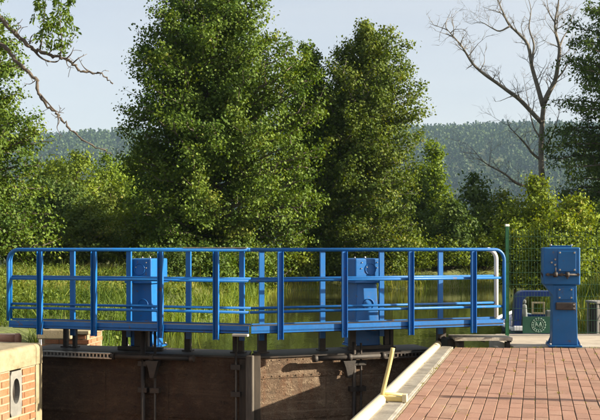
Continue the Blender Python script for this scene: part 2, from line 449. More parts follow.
# canal water: one sheet, dipping under the banks
w = MB(); w.v = [(x, y, WATER_Z) for x, y in [(-4.9, 14.0), (-0.66, 13.0), (2.6, 14.0), (3.0, 15.3), (7.2, 15.3), (8.0, 24), (16, 36), (18, 48), (-5, 46), (-4.4, 24), (-5.2, 17)]]
w.f = [tuple(range(len(w.v)))]; w.s = [False]
o = w.build('canal_water', WATER); tag(o, 'calm green canal water reflecting the trees', 'water', kind='structure')
w = MB(); w.v = [tuple(LW + AX*t + CR*s + Vector((0, 0, -3.3))) for t, s in ((-40, -0.5), (-40, 6.2), (2, 6.2), (2, -0.5))]
w.f = [(0, 1, 2, 3)]; w.s = [False]
o = w.build('chamber_water', WATER_DK); tag(o, 'dark water at the bottom of the lock chamber', 'water', kind='structure')

# ------------------------------------------------------------------ right quay
def quay_pt(t, s, z=0.0): return K + AX*t + CR*s + Vector((0, 0, z))
PAV_FAR = lambda X: 13.45 - 0.05 * (X - 2.0)
quay = empty('quay', K, QROT); tag(quay, 'quay paved with terracotta blocks beside the lock chamber', 'quay', kind='structure')
# local frame of the quay: x = across (right), y = along
b = MB(); b.box(0.06, 16, -32, -0.38, -4.5, -0.010)
b.build('paving_bed', MORTAR_DK, quay)
b = MB(); b.box(0.0, 0.06, -32, -0.12, -4.5, -0.05)
b.build('chamber_wall', DARKVOID, quay)
b = MB(); b.box(0.06, 0.5, -0.38, -0.12, -4.5, -0.03); b.build('wall_head', CONCRETE, quay, 0.02)
# concrete strip made of cast lengths
y = -26.0; k = 0
strip_me = MB().box(0.10, 0.295, -0.494, 0.494, -0.06, 0.004).mesh('edge_strip', CONCRETE)
grv = MB()
for i in range(34):
    grv.box(0.13, 0.265, -0.48 + i*0.0285, -0.48 + i*0.0285 + 0.014, 0.0035, 0.011)
groove_me = grv.mesh('strip_ribs', CONCRETE)
while y < -0.5:
    e = bpy.data.objects.new('edge_strip', strip_me); col.objects.link(e); e.parent = quay; e.location = (0, y + 0.36, 0)
    md = e.modifiers.new('bevel', 'BEVEL'); md.width = 0.006; md.segments = 2
    if y > -8:
        g = bpy.data.objects.new('rib_pattern', groove_me); col.objects.link(g); g.parent = e
    y += 1.0
# pale bedding line between the strip and the blocks
b = MB(); b.box(0.297, 0.318, -26, -0.38, -0.03, 0.001); b.build('bedding_line', MORTAR, quay)
# cream steel tube on the chamber edge
pts = [(0.05, t, 0.02 + 0.004*math.sin(t*1.7)) for t in np.arange(-26, -0.05, 0.5)] + [(0.05, 0.0, 0.02)]
b = MB(); b.tube(pts + [(0.05, 0.03, 0.02), (0.05, 0.045, 0.02)], [0.056]*len(pts) + [0.046, 0.022], 14)
b.build('edge_tube', CREAM, quay)
# blocks
PW, PL, GAP = 0.117, 0.24, 0.008
pm_cache = {}
def paver_mesh(L):
    L = round(L, 2)
    if L not in pm_cache:
        m = MB(); hw = (PW-GAP)/2; hl = (L-.003)/2; c = 0.0028; ce = 0.0012
        m.v = [(-hw, -hl, -.05), (hw, -hl, -.05), (hw, hl, -.05), (-hw, hl, -.05), (-hw, -hl, -c), (hw, -hl, -c), (hw, hl, -c), (-hw, hl, -c),
               (-hw+c, -hl+ce, 0), (hw-c, -hl+ce, 0), (hw-c, hl-ce, 0), (-hw+c, hl-ce, 0)]
        m.f = [(0, 1, 5, 4), (1, 2, 6, 5), (2, 3, 7, 6), (3, 0, 4, 7), (4, 5, 9, 8), (5, 6, 10, 9), (6, 7, 11, 10), (7, 4, 8, 11), (8, 9, 10, 11)]
        m.s = [False]*9
        pm_cache[L] = m.mesh('paver', PAVER)
    return pm_cache[L]
rng = random.Random(3)
pieces = []
for r in range(66):
    s = 0.322 + PW*(r + .5)
    # far end of the row
    lo, hi = -6.0, 3.0
    for _ in range(40):
        mid = (lo+hi)/2; q = quay_pt(mid, s)
        if q.y < PAV_FAR(q.x): lo = mid
        else: hi = mid
    t = lo; L = rng.choice([0.12, 0.2, PL, PL, 0.16])
    while t > -15:
        q = quay_pt(t - L/2, s)
        px = 300 + F*q.x/q.y if q.y > 1 else 999; py = 247 + F*H/q.y if q.y > 1 else 999
        vis = -20 < px < 612 and py < 428 and q.y > 1
        pieces.append((s, t - L/2, L, vis, q.y))
        t -= L; L = PL
visible = sorted([p for p in pieces if p[3]], key=lambda p: p[4])
single = set(visible[:300])
rest = MB()
for p in pieces:
    s, t, L, vis, qy = p
    dz = rng.uniform(-0.003, 0.003); tilt = (rng.uniform(-.006, .006), rng.uniform(-.008, .008)); yw = rng.uniform(-.008, .008)
    if p in single:
        o = bpy.data.objects.new('paver', paver_mesh(L)); col.objects.link(o); o.parent = quay
        o.location = (s, t, dz); o.rotation_euler = (tilt[0], tilt[1], yw)
    else:
        src = paver_mesh(L); n0 = len(rest.v)
        rest.v += [(v.co.x + s, v.co.y + t, v.co.z + dz) for v in src.vertices]
        for f in src.polygons: rest.f.append(tuple(n0 + i for i in f.vertices)); rest.s.append(False)
o = rest.build('paver_field', PAVER, quay); tag(o, kind='stuff')

# concrete apron beyond the blocks and the pit beneath the walkway end
apron = MB()
poly = [(3.20, 13.52), (12.5, 13.05), (12.5, 15.42), (3.35, 15.42), (3.1, 14.75)]
apron.prism([(x, y) for x, y in poly], 'z', -2.6, 0.012)
o = apron.build('concrete_apron', SLAB, None, 0.012); tag(o, 'pale concrete apron under the blue gear pedestal', 'pavement', kind='structure')
b = MB(); b.prism([(2.0, 13.75), (3.19, 13.54), (3.12, 14.74), (2.5, 14.95)], 'z', -2.6, -0.33)
o = b.build('gear_pit', DARKVOID); tag(o, 'dark gear pit at the end of the quay', 'pit', kind='structure')

# ------------------------------------------------------------------ left lock wall
LZ = 0.15
lwall = empty('lock_wall', LW, QROT); tag(lwall, 'orange brick lock wall with cream coping', 'wall', kind='structure')
# local: x across (positive = into the chamber), y along; face at x = 0
b = MB(); b.box(-1.4, -0.15, -40, -0.012, -4.5, LZ - 0.29)
b.box(-0.1499, -0.012, -40, -0.785, -4.5, LZ - 0.2901); b.box(-0.1499, -0.012, -0.515, -0.012, -4.5, LZ - 0.2901); b.box(-0.1499, -0.012, -0.7849, -0.5151, -4.5, LZ - 0.292 - 6*0.105 + .01)
b.build('mortar_core', MORTAR, lwall)
# coping: rounded nose stones
nose = [(-1.4, LZ-0.285), (0.015, LZ-0.285), (0.015, LZ-0.07)] + [(0.015 - 0.07 + 0.07*math.cos(a), LZ - 0.07 + 0.07*math.sin(a)) for a in np.linspace(0.2, math.pi/2, 6)] + [(-1.4, LZ)]
for (y0, y1) in [(-0.165, -0.004), (-2.1, -0.172), (-4.2, -2.107), (-6.3, -4.207), (-8.4, -6.307), (-40, -8.41)]:
    m = MB(); m.prism(nose, 'y', y0, y1)
    o = m.build('coping_stone', COPING, lwall, 0.012, 3)
b = MB(); b.box(-0.4, 0.006, -0.165, -0.004, -4.5, LZ-0.287); b.build('corner_stone', COPING, lwall, 0.006)
BH, BL = 0.105, 0.27
bcache = {}
def brick_mesh(L):
    L = round(L, 2)
    if L not in bcache:
        bcache[L] = MB().box(-0.10, 0, -(L-0.012)/2, (L-0.012)/2, -(BH-0.026)/2, (BH-0.026)/2).mesh('brick', BRICK)
    return bcache[L]
restb = MB(); rng = random.Random(5)
NICHE = (-0.80, -0.50)          # mooring plate along the wall
NZ0, NZ1 = LZ - 0.292 - 6*BH, LZ - 0.292
for cidx in range(38):
    z = LZ - 0.29 - BH*(cidx + .5) - 0.004
    y = -0.172; items = []; first = True
    while y > -9:
        L = BL if (not first or cidx % 2) else BL/2
        first = False; items.append((y - L, y)); y -= L
    cut = []
    for a, b_ in items:
        if cidx < 6 and a < NICHE[1] and b_ > NICHE[0]:
            if b_ > NICHE[1] + .04: cut.append((NICHE[1], b_))
            if a < NICHE[0] - .04: cut.append((a, NICHE[0]))
        else: cut.append((a, b_))
    for a, b_ in cut:
        yc = (a + b_)/2; msh = brick_mesh(b_ - a); dx = rng.uniform(-.004, .004)
        if cidx < 13 and yc > -1.9:
            o = bpy.data.objects.new('brick', msh); col.objects.link(o); o.parent = lwall; o.location = (dx, yc, z); o.rotation_euler = (rng.uniform(-.01, .01), 0, rng.uniform(-.01, .01))
        else:
            n0 = len(restb.v); restb.v += [(v.co.x + dx, v.co.y + yc, v.co.z + z) for v in msh.vertices]
            for f in msh.polygons: restb.f.append(tuple(n0 + i for i in f.vertices)); restb.s.append(False)
o = restb.build('brickwork', BRICK, lwall); tag(o, kind='stuff')
# mooring plate with an oval hole and pin, closers above and below
zt = LZ - 0.292
yc = (NICHE[0]+NICHE[1])/2; hw = 0.135; z1 = zt - 0.01; z0 = zt - 6*BH + .01
ring = MB(); N = 28
outer = []; inner = []
for i in range(N):
    a = 2*math.pi*i/N; cy, sy = math.cos(a), math.sin(a)
    k_ = 1/max(abs(cy), abs(sy))
    outer.append((yc + hw*cy*k_, (z0+z1)/2 + 0.30*sy*k_))
    inner.append((yc + 0.088*cy, (z0+z1)/2 + 0.03 + 0.17*sy))
for i in range(N):
    ring.v += [(0.004, *outer[i]), (0.004, *inner[i]), (-0.12, *inner[i]), (-0.012, *outer[i])]
for i in range(N):
    a = 4*i; c = 4*((i+1) % N)
    ring.f += [(a, c, c+1, a+1), (a+1, c+1, c+2, a+2), (a, a+3, c+3, c)]; ring.s += [False, False, False]
pl = ring.build('mooring_plate', GREYMETAL, lwall)
b = MB(); b.box(-0.125, -0.121, yc-0.11, yc+0.11, z0+0.02, z1-0.02); b.build('recess_back', IRON, pl)
b = MB(); b.tube([(-0.045, yc, (z0+z1)/2-0.15), (-0.045, yc, (z0+z1)/2+0.2)], 0.017, 8); b.build('mooring_pin', IRON, pl)
# top of the left lock side and gate recess
b = MB(); b.prism([(-5.35, 15.25), (-5.35, -20), (-14, -20), (-14, 15.25)], 'z', -2, 0.03)
o = b.build('lockside_path', GRAVEL); tag(o, 'pale gravel lockside behind the left wall', 'path', kind='structure')
b = MB(); b.prism([(-5.1, 12.3), (-4.75, 14.6), (-4.75, 15.3), (-5.36, 15.3), (-5.36, 12.3)], 'z', -4.5, 0.035)
o = b.build('recess_wall', DARKVOID); tag(o, 'dark masonry side of the gate recess', 'wall', kind='structure')

# brick pier of the upstream wing wall, seen under the walkway
pier = empty('wing_wall_pier', (-3.95, 15.25, 0), R(-8)); tag(pier, 'orange brick pier seen under the left walkway behind the gate', 'pier')
b = MB(); b.box(-0.46, 0.36, 0.0, 0.7, -2.5, 0.02); b.build('mortar_core', MORTAR, pier)
m_br = MB().box(-0.125, 0.125, -0.012, 0.1, -0.034, 0.034).mesh('brick', BRICK)
m_bs = MB().box(-0.1, 0.012, -0.125, 0.125, -0.034, 0.034).mesh('brick', BRICK)
for c_ in range(9):
    z = -0.02 - 0.085*c_
    for q in range(3):
        o = bpy.data.objects.new('brick', m_br); col.objects.link(o); o.parent = pier; o.location = (-0.325 + 0.265*q + (0.06 if c_ % 2 else 0.0), 0, z)
    for q in range(2):
        o = bpy.data.objects.new('brick', m_bs); col.objects.link(o); o.parent = pier; o.location = (0.36, 0.24 + 0.27*q + (0.05 if c_ % 2 else 0.0), z)
b = MB(); b.box(-0.5, 0.4, -0.04, 0.74, 0.023, 0.085); b.build('coping_stone', COPING, pier, 0.01)
b = MB(); b.box(-0.49, -0.44, -0.035, 0.0, -2.5, 0.02); b.build('corner_strip', WHITE_PAINT, pier, 0.004)

# ------------------------------------------------------------------ lock gates with walkways
V0 = Vector((-0.672, 12.1, 0))
DECK = 0.385
def gate_frame(s):
    rz = R(19.3) if s > 0 else R(-15.6)
    u = Vector((math.cos(rz), math.sin(rz), 0)); v = Vector((-math.sin(rz), math.cos(rz), 0))
    return rz, u, v
def solve(px, s, voff):
    """local x on the leaf line at depth offset voff that projects to pixel column px"""
    rz, u, v = gate_frame(s)
    k = (px - 300.0)/F; o = V0 + v*voff
    return (k*o.y - o.x) / (u.x - k*u.y)

def channel_post(m, x, y, z0, z1, w=0.085, d=0.045, t=0.007, front=False):
    """U section standing on end; front=True opens towards -y (web at the back), else the web faces -y"""
    if front:
        m.box(x - w/2, x + w/2, y + d - t, y + d, z0, z1)
        m.box(x - w/2, x - w/2 + t, y, y + d - t - .0005, z0, z1)
        m.box(x + w/2 - t, x + w/2, y, y + d - t - .0005, z0, z1)
    else:
        m.box(x - w/2, x + w/2, y, y + t, z0, z1)
        m.box(x - w/2, x - w/2 + t, y + t + .0005, y + d, z0, z1)
        m.box(x + w/2 - t, x + w/2, y + t + .0005, y + d, z0, z1)

def rounded_rail(x_in, x_out, y, ztop, zbot, rad, s):
    """tube running along the top to the outer end, rounding down to zbot"""
    pts = [Vector((x_in, y, ztop)), Vector((x_out - s*rad, y, ztop))]
    for a in np.linspace(0, math.pi/2, 8)[1:]:
        pts.append(Vector((x_out - s*rad + s*rad*math.sin(a), y, ztop - rad + rad*math.cos(a))))
    pts.append(Vector((x_out, y, zbot)))
    return pts

def lock_gate(s, label, front_px, back_px, end_front, end_back, leg_px):
    rz, u, v = gate_frame(s)
    root = empty('lock_gate', V0, rz); tag(root, label, 'lock gate', 'pair of lock gates closing the chamber')
    GATE = GATE_RUST_SHADE if s < 0 else GATE_MUD_LIT
    W = 0.8                                   # walkway width
    xe = solve(end_front, s, 0.0); xb = solve(end_back, s, W)
    lo, hi = (xe, 0.0) if s < 0 else (0.0, xe)
    # --- leaf
    heel = -3.72 if s < 0 else 3.05
    gx0, gx1 = (heel, -0.212) if s < 0 else (0.292, heel)
    far = -0.39 if s < 0 else 0.40
    gy0 = 0.52
    pan = MB(); pan.prism([(gx0, gy0), (gx1, gy0), (far, gy0 + .68), (gx0, gy0 + .68)] if s < 0 else [(gx0, gy0), (gx1, gy0), (gx1, gy0 + .68), (far, gy0 + .68)], 'z', -3.6, -0.07)
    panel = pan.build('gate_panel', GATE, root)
    m = MB(); m.prism([(gx0, gy0 - .03), (gx1, gy0 - .03), (far, gy0 + .7), (gx0, gy0 + .7)] if s < 0 else [(gx0, gy0 - .03), (gx1, gy0 - .03), (gx1, gy0 + .7), (far, gy0 + .7)], 'z', -0.068, -0.04); m.build('cap_plate', IRON, root, 0.004)
    for zz in (-0.36, -0.95, -1.6):
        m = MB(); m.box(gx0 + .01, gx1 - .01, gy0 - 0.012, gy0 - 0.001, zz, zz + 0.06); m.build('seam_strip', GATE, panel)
    xs = np.linspace(gx0 + .25, gx1 - .25, 4)
    for xx in xs[1:-1]:
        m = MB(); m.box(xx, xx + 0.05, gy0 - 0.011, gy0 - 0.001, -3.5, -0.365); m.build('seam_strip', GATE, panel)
    rv = MB()
    for xx in np.arange(gx0 + .06, gx1 - .03, 0.12):
        for zz in (-0.105, -0.33, -0.92):
            if zz == -0.105: y_ = gy0
            else: y_ = gy0 - 0.012
            rv.tube([(xx, y_, zz), (xx, y_ - 0.009, zz)], [0.013, 0.007], 6)
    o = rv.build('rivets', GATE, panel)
    # --- mitre post
    if s < 0:
        m = MB(); m.box(-0.21, -0.105, gy0 - 0.10, gy0 + 0.02, -3.6, -0.015); m.build('mitre_post', TIMBER, root, 0.012)
        m = MB(); m.box(-0.32, -0.213, gy0 - 0.055, gy0 - 0.0005, -3.6, -0.072); m.build('mitre_batten', TIMBER_DK, root, 0.008)
    else:
        m = MB(); m.box(0.19, 0.29, gy0 - 0.06, gy0 + 0.06, -3.6, 0.0); m.build('mitre_post', TIMBER_DK, root, 0.012)
    # --- walkway deck, side beams and legs
    m = MB(); m.prism([(lo + .012, -.03), (hi - .012 if s < 0 else 0.012, -.03), (hi - .33, 1.0), (lo + .012, 1.0)] if s < 0 else [(0.012, -.03), (hi - .012, -.03), (hi - .012, 1.0), (.33, 1.0)], 'z', DECK - 0.035, DECK - 0.004); m.build('deck_plate', IRON, root, 0.004)
    if s < 0:
        m = MB(); m.box(solve(233, s, -.05), hi - 0.002, -0.10, -0.031, DECK - 0.085, DECK - 0.052); m.build('deck_lip', CONCRETE, root, 0.006)
    for yb in (0.03, 0.94):
        m = MB(); kk = .34*yb; m.box(lo + .03 + (kk if s > 0 else 0), hi - .03 - (kk if s < 0 else 0), yb, yb + 0.05, DECK - 0.062, DECK - 0.036); m.build('deck_beam', IRON, root)
    for px, dep, wd in leg_px:
        xx = solve(px, s, 0.9)
        m = MB(); m.box(xx - wd/2, xx + wd/2, 0.865, 0.935, -0.02, DECK - 0.036)
        m.box(xx - wd/2 - .03, xx + wd/2 + .03, 0.84, 0.96, -0.0395, -0.021)
        m.box(xx - .03, xx + .03, 0.082, 0.864, DECK - 0.075, DECK - 0.037)
        m.build('deck_leg', IRON, root)
    # --- front railing
    zt, zm, zl = 1.462, 1.043, 0.62
    for px in front_px:
        x = solve(px, s, -0.045)
        m = MB(); channel_post(m, x, -0.088, 0.245, zt - 0.026, 0.078, 0.048, .007, True)
        p_ = m.build('rail_post', BLUE, root)
        bl = MB()
        for zz in (0.30, 0.36):
            bl.tube([(x, -0.047, zz), (x, -0.062, zz)], 0.013, 6)
        bl.build('bolts', BLUE_DARK, p_)
    tr = MB(); tr.tube(rounded_rail(0.0 if s > 0 else -0.02, xe, -0.03, zt, 0.43, 0.16, s), 0.026, 12); o = tr.build('top_rail', BLUE, root)
    if s < 0:
        m = MB(); m.box(solve(184, s, -.03), -0.025, -0.056, -0.004, zt + 0.020, zt + 0.033); m.build('worn_cap', RAIL_WORN, o, 0.004)
    for zz, nm in ((zm, 'middle_rail'), (zl, 'lower_rail')):
        m = MB(); m.tube([(-0.015 if s < 0 else 0.0, -0.012, zz), (xe - s*0.01, -0.012, zz)], 0.019, 10); m.build(nm, BLUE, root)
    m = MB(); m.box(min(0, xe) + .01, max(0, xe) - .01, -0.03, -0.021, 0.338, 0.434); m.build('toe_board', BLUE, root)
    # --- back railing
    for px in back_px:
        x = solve(px, s, W)
        m = MB(); channel_post(m, x, W, 0.15, zt - 0.026, 0.074, 0.042); m.build('rail_post', BLUE, root)
    inner = -0.25 if s < 0 else 0.25
    tr = MB(); tr.tube([(inner, W - .02, zt), (xb - s*0.16, W - .02, zt)], 0.026, 12); tr.build('top_rail', BLUE, root)
    for zz, nm in ((zm, 'middle_rail'), (zl, 'lower_rail')):
        m = MB(); m.tube([(inner, W - .014, zz), (xb - s*0.01, W - .014, zz)], 0.019, 10); m.build(nm, BLUE, root)
    en = MB(); en.tube(rounded_rail(xb - s*0.159, xb, W - .02, zt, DECK, 0.158, s), 0.034 if s > 0 else 0.026, 12)
    o = en.build('end_rail', WHITE_PAINT if s > 0 else BLUE, root)  # right end rail coloured white, left one blue
    if s > 0: o['label'] = 'white end of the back rail'
    m = MB(); m.box(min(inner, xb) + .01, max(inner, xb) - .01, W + .001, W + .010 - .0015, 0.362, 0.396); m.build('toe_board', BLUE, root)
    return root, xe

gate_l, xeL = lock_gate(-1, 'left lock gate with blue railed walkway, brown steel face in shade', [40.5, 94.5, 161, 216.5], [72, 128.5, 188, 241.5], 9.5, 11.5,
                   [(66, .62, .06), (75, .62, .05), (125, .5, .07), (142, .6, .22), (188, .72, .09), (235, .5, .05), (241, .7, .08)])
gate_r, xeR = lock_gate(1, 'right lock gate with blue railed walkway, muddy face half in sun', [280, 344, 410.5, 473], [262, 323, 382, 441], 503, 495.5,
                   [(262, .52, .13), (322, .62, .09), (352, .62, .1), (386, .62, .07), (391, .74, .05), (441, .5, .14)])

# vertical sluice rods and guides on the gate faces (parts of the gates)
def rod(root, s, px, ztop, r, name='sluice_rod'):
    x = solve(px, s, 0.45); m = MB(); m.tube([(x, 0.45, -3.3), (x, 0.45, ztop)], r, 8)
    for zz in (-0.22, -0.6, -1.4):
        m.box(x - .07, x + .07, 0.42, 0.506, zz, zz + .07)
    m.build(name, IRON, root)
rod(gate_l, -1, 143, 0.36, 0.035)
rod(gate_l, -1, 155, 0.36, 0.02)
rod(gate_l, -1, 236, 0.33, 0.018)
rod(gate_r, 1, 354, 0.12, 0.030)
rod(gate_r, 1, 361, 0.1, 0.016)

# ------------------------------------------------------------------ gear pedestals
def bolts(m, pts, y, r=0.014, d=0.012):
    for x, z in pts: m.tube([(x, y, z), (x, y - d, z)], [r, r*0.75], 6)
def pedestal(loc, rz, z0, zs, zt, hw, hd, cw, cd, flare, label, group, paint, big):
    """column from z0, head from zs to zt; hw/hd head width/depth, cw/cd column width/depth"""
    root = empty('gear_pedestal', (loc[0], loc[1], z0), rz); tag(root, label, 'pedestal', group)
    zs -= z0; zt -= z0
    m = MB(); m.box(-cw/2 - flare, cw/2 + flare, -cd/2 - flare*.6, cd/2 + flare*.6, 0.028, zs - 0.002, top=(flare, flare*.6)); c = m.build('column', paint, root, 0.010)
    m = MB(); m.box(-cw/2 - .07, cw/2 + .07, -cd/2 - .07, cd/2 + .07, 0.0, 0.027); bp = m.build('base_plate', paint, root, 0.005)
    bm_ = MB()
    for sx in (-1, 1):
        for sy in (-1, 1): bm_.tube([(sx*(cw/2 + .045), sy*(cd/2 + .045), .028), (sx*(cw/2 + .045), sy*(cd/2 + .045), .055)], .016, 6)
    bm_.build('anchor_bolts', STEEL, bp)
    if big:
        g = MB()
        for sx in (-1, 1):
            g.prism([(sx*(cw/2 + .028), .03), (sx*(cw/2 + .075), .03), (sx*(cw/2 + .016), .16)], 'y', -0.01, 0.01)
        g.build('gusset', paint, root)
        # head overhangs to the left with a sloped shoulder underneath
        off = -0.045
        m = MB(); m.prism([(-hw/2 + off + .02, zs - .001), (-cw/2 + .002, zs - 0.16), (-cw/2 + .002, zs - .001)], 'y', -hd/2 + .03, hd/2 - .03); m.build('shoulder', paint, root)
    else:
        off = 0.0
    m = MB(); m.box(off - hw/2, off + hw/2, -hd/2, hd/2, zs, zt); h = m.build('head', paint, root, 0.022, 3)
    yf = -hd/2
    if big:
        m = MB(); m.box(off - hw*.27, off + hw*.30, -.05, .05, zt + .001, zt + .028); m.build('lid', paint, h, 0.006)
        lb = MB()
        for sx in (-.27, .30): lb.tube([(off + hw*sx, 0, zt + .02), (off + hw*sx, 0, zt + .045)], .018, 6)
        lb.build('lid_bolts', STEEL, h)
        m = MB(); m.box(off - .06, off + .20, yf - .022, yf - .001, zs + .20, zt - .055); cp = m.build('cover_plate', paint, root, 0.006)
        bb = MB(); bolts(bb, [(off - .035, zs + .225), (off + .175, zs + .225), (off - .035, zt - .08), (off + .175, zt - .08)], yf - .0225, .017, .016); bb.build('bolts', STEEL, cp)
        bb = MB(); bolts(bb, [(off - .10, zs + .38), (off - .10, zs + .30), (off - .15, zs + .335)], yf - .001, .018, .03); bb.build('bolts', STEEL, h)
        sh = MB(); sh.tube([(off - .24, yf - .045, zs + .155), (off + .235, yf - .045, zs + .155)], .016, 8)
        for xx in (-.205, -.01, .225): sh.tube([(off + xx, yf - .0, zs + .155), (off + xx, yf - .062, zs + .155)], .024, 8)
        shaft = sh.build('crank_shaft', IRON, root)
        for xx in (-.10, .07):
            kn = MB(); kn.tube([(off + xx - .028, yf - .05, zs + .155), (off + xx + .028, yf - .05, zs + .155)], .038, 10)
            kn.tube([(off + xx, yf - .05, zs + .18), (off + xx, yf - .055, zs + .26 if xx < 0 else zs + .09)], .010, 6)
            kn.build('crank_boss', IRON, shaft)
        lv = MB(); lv.prism([(off - hw/2 - .002, zs + .16), (off - hw/2 - .035, zs + .20), (off - hw/2 - .03, zs + .17), (off - hw/2 - .002, zs + .10)], 'y', -.09, -.07); lv.build('side_lug', IRON, root)
        m = MB(); m.box(-cw/2 + .06, cw/2 - .05, -cd/2 - .016, -cd/2 + .02, zs - .22, zs - .04); ip = m.build('inspection_plate', paint, root, 0.005)
        bb = MB(); bolts(bb, [(-cw/2 + .09, zs - .19), (cw/2 - .08, zs - .19), (-cw/2 + .09, zs - .07), (cw/2 - .08, zs - .07)], -cd/2 - .0165, .015, .013); bb.build('bolts', STEEL, ip)
        m = MB(); m.box(-cw/2 + .035, cw/2 - .02, -cd/2 - .05, -cd/2 + .01, zs - .37, zs - .26); cb = m.build('bearing_block', IRON, root, 0.012)
        bb = MB(); bolts(bb, [(cw/2 - .05, zs - .29), (cw/2 - .05, zs - .345)], -cd/2 - .051, .015, .013); bb.build('bolts', STEEL, cb)
    else:
        m = MB(); m.box(off - hw/2 - .012, off + hw/2 + .012, -hd/2 - .012, hd/2 + .012, zs - .0, zs + .03); m.build('head_flange', paint, h, 0.004)
        bb = MB(); bolts(bb, [(-.12, zt - .06), (.13, zt - .06), (-.04, zt - .13), (.13, zt - .14), (-.13, zt - .15)], yf - .0, .011, .014); bb.build('bolts', STEEL, h)
        for zz, rr, par, y_ in ((zt - .16, .085, h, yf), (zs - .33, .085, c, -cd/2 - flare*.25), (zs - .66, .085, c, -cd/2 - flare*.5)):
            pts = [(.02 + rr*math.cos(a), y_ - .006, zz + rr*math.sin(a)) for a in np.linspace(0, 2*math.pi, 22)]
            g = MB(); g.tube(pts, .007, 5, caps=False); g.build('flange_ring', paint, par)
        kb = MB(); kb.tube([(.05, 0, zt), (.05, 0, zt + .03)], [.02, .012], 8); kb.tube([(-.1, .05, zt), (-.1, .05, zt + .025)], [.014, .01], 8); kb.build('grease_cap', STEEL, h)
    return root
def on_gate(px, s, voff):
    rz, u, v = gate_frame(s); x = solve(px, s, voff); return V0 + v*voff + u*x, rz
GP = 'blue gear pedestals of the lock'
loc, rz = on_gate(147, -1, 1.19)
pedestal(loc, rz, -0.03, 0.955, 1.325, 0.42, 0.60, 0.32, 0.36, 0.025, 'blue gear pedestal behind the left walkway, front in shade', GP, BLUE, False)
loc, rz = on_gate(362, 1, 1.18)
pedestal(loc, rz, -0.03, 0.955, 1.325, 0.46, 0.56, 0.32, 0.38, 0.05, 'sunlit blue gear pedestal behind the right walkway', GP, BLUE, False)
pd = P(563.5, 347, 13.55)
pedestal((pd.x, pd.y), R(-9), 0.013, 0.935, 1.495, 0.53, 0.36, 0.34, 0.30, 0.015, 'large blue crank pedestal standing on the pale apron', GP, BLUE_DARK, True)
# mounting frames carrying the walkway pedestals
for (px, s, lab) in ((142, -1, 'dark bearer frame under the left pedestal'), (368, 1, 'dark bearer frame under the right pedestal')):
    loc, rz = on_gate(px, s, 0.86)
    r_ = empty('bearer_frame', (loc.x, loc.y, -0.035), rz); tag(r_, lab, 'bearer', 'bearers under the gate pedestals')
    m = MB(); m.box(-.34, .34, .0, .32, -.0045, .004); m.build('bed_plate', IRON, r_, .003)
    m = MB(); m.box(-.36, .36, -.09, -.022, -.004, .05); m.build('cross_beam', IRON, r_, .004)

# ------------------------------------------------------------------ opening racks
def rack(s, px0, px1, pxc0, pxc1, py, label):
    v_ = 0.34
    x0, x1 = solve(px0, s, v_), solve(px1, s, v_); c0, c1 = solve(pxc0, s, v_), solve(pxc1, s, v_)
    rz, u, v = gate_frame(s); mid = V0 + v*v_ + u*((x0 + x1)/2)
    z = H - (py - 247.0)/F*mid.y
    r_ = empty('opening_rack', (mid.x, mid.y, z), rz); tag(r_, label, 'rack', 'toothed opening racks of the gates')
    a0, a1 = x0 - (x0+x1)/2, x1 - (x0+x1)/2; b0, b1 = c0 - (x0+x1)/2, c1 - (x0+x1)/2
    m = MB(); m.box(a0, a1, -.04, .04, -.045, -.022); m.build('lower_flange', IRON if s > 0 else STEEL, r_, .003)
    m = MB(); m.box(a0, a1, -.04, .04, .022, .04); m.build('upper_flange', IRON if s > 0 else STEEL, r_, .003)
    n = int((a1 - a0)/.058)
    for i in range(n):
        xx = a0 + .02 + i*.058
        t = MB(); t.box(xx, xx + .022, -.036, .036, -.0215, .0215); t.build('tooth', IRON if s > 0 else STEEL, r_)
    m = MB(); m.tube([(b0, 0, .0), (b1, 0, .0)], .038, 12); cy = m.build('rod_housing', IRON, r_)
    for xx in (b0, b0*.5 + b1*.5, b1):
        k = MB(); k.tube([(xx - .03, 0, 0), (xx + .03, 0, 0)], .052, 14); k.build('collar', IRON, cy)
    xm = (b0+b1)/2; m = MB(); m.prism([(xm - .10, -.05), (xm + .10, -.05), (xm + .07, -.16), (xm + .03, -.30), (xm - .03, -.30), (xm - .06, -.16)], 'y', -.015, .09); m.build('hanger', IRON, r_, .006)
    return r_
rack(-1, 43, 113, 113, 192, 354.5, 'toothed steel rack running from the left wall to the left gate')
rack(1, 384, 436, 315, 383, 354.5, 'dark toothed rack and rod at the top of the right gate')

# clutter under the left walkway: short concrete blocks by the recess
b = MB(); b.box(-.28, .28, -.2, .2, 0, .16); o = b.build('footing_block', COPING, None, .02); o.location = P(57, 349, 14.8); o.location.z = 0.0; tag(o, 'small pale concrete footing under the left walkway end', 'block')

# ------------------------------------------------------------------ step grating at the right walkway end
g0 = empty('step_grating', (2.76, 13.72, 0), R(2)); tag(g0, 'ribbed step grating between the right walkway and the apron', 'grating')
m = MB(); m.box(-.44, .44, -.17, -.145, .085, .135); m.build('edge_bar', CONCRETE, g0, .004)
m = MB(); m.box(-.44, .44, .30, .325, .085, .135); m.build('edge_bar', CONCRETE, g0, .004)
for i in range(12):
    m = MB(); m.box(-.44, .44, -.138 + i*.036, -.12 + i*.036, .10, .133); m.build('slat', CONCRETE if i % 3 else GREYMETAL, g0)
for xx in (-.43, .0, .40):
    m = MB(); m.box(xx, xx + .03, -.144, .299, .06, .099); m.build('bearer', IRON, g0)
m = MB(); m.box(-.42, -.36, -.1, .0, -.33, .059); m.build('leg', IRON, g0)
m = MB(); m.box(.36, .42, -.1, .0, -.33, .059); m.build('leg', IRON, g0)
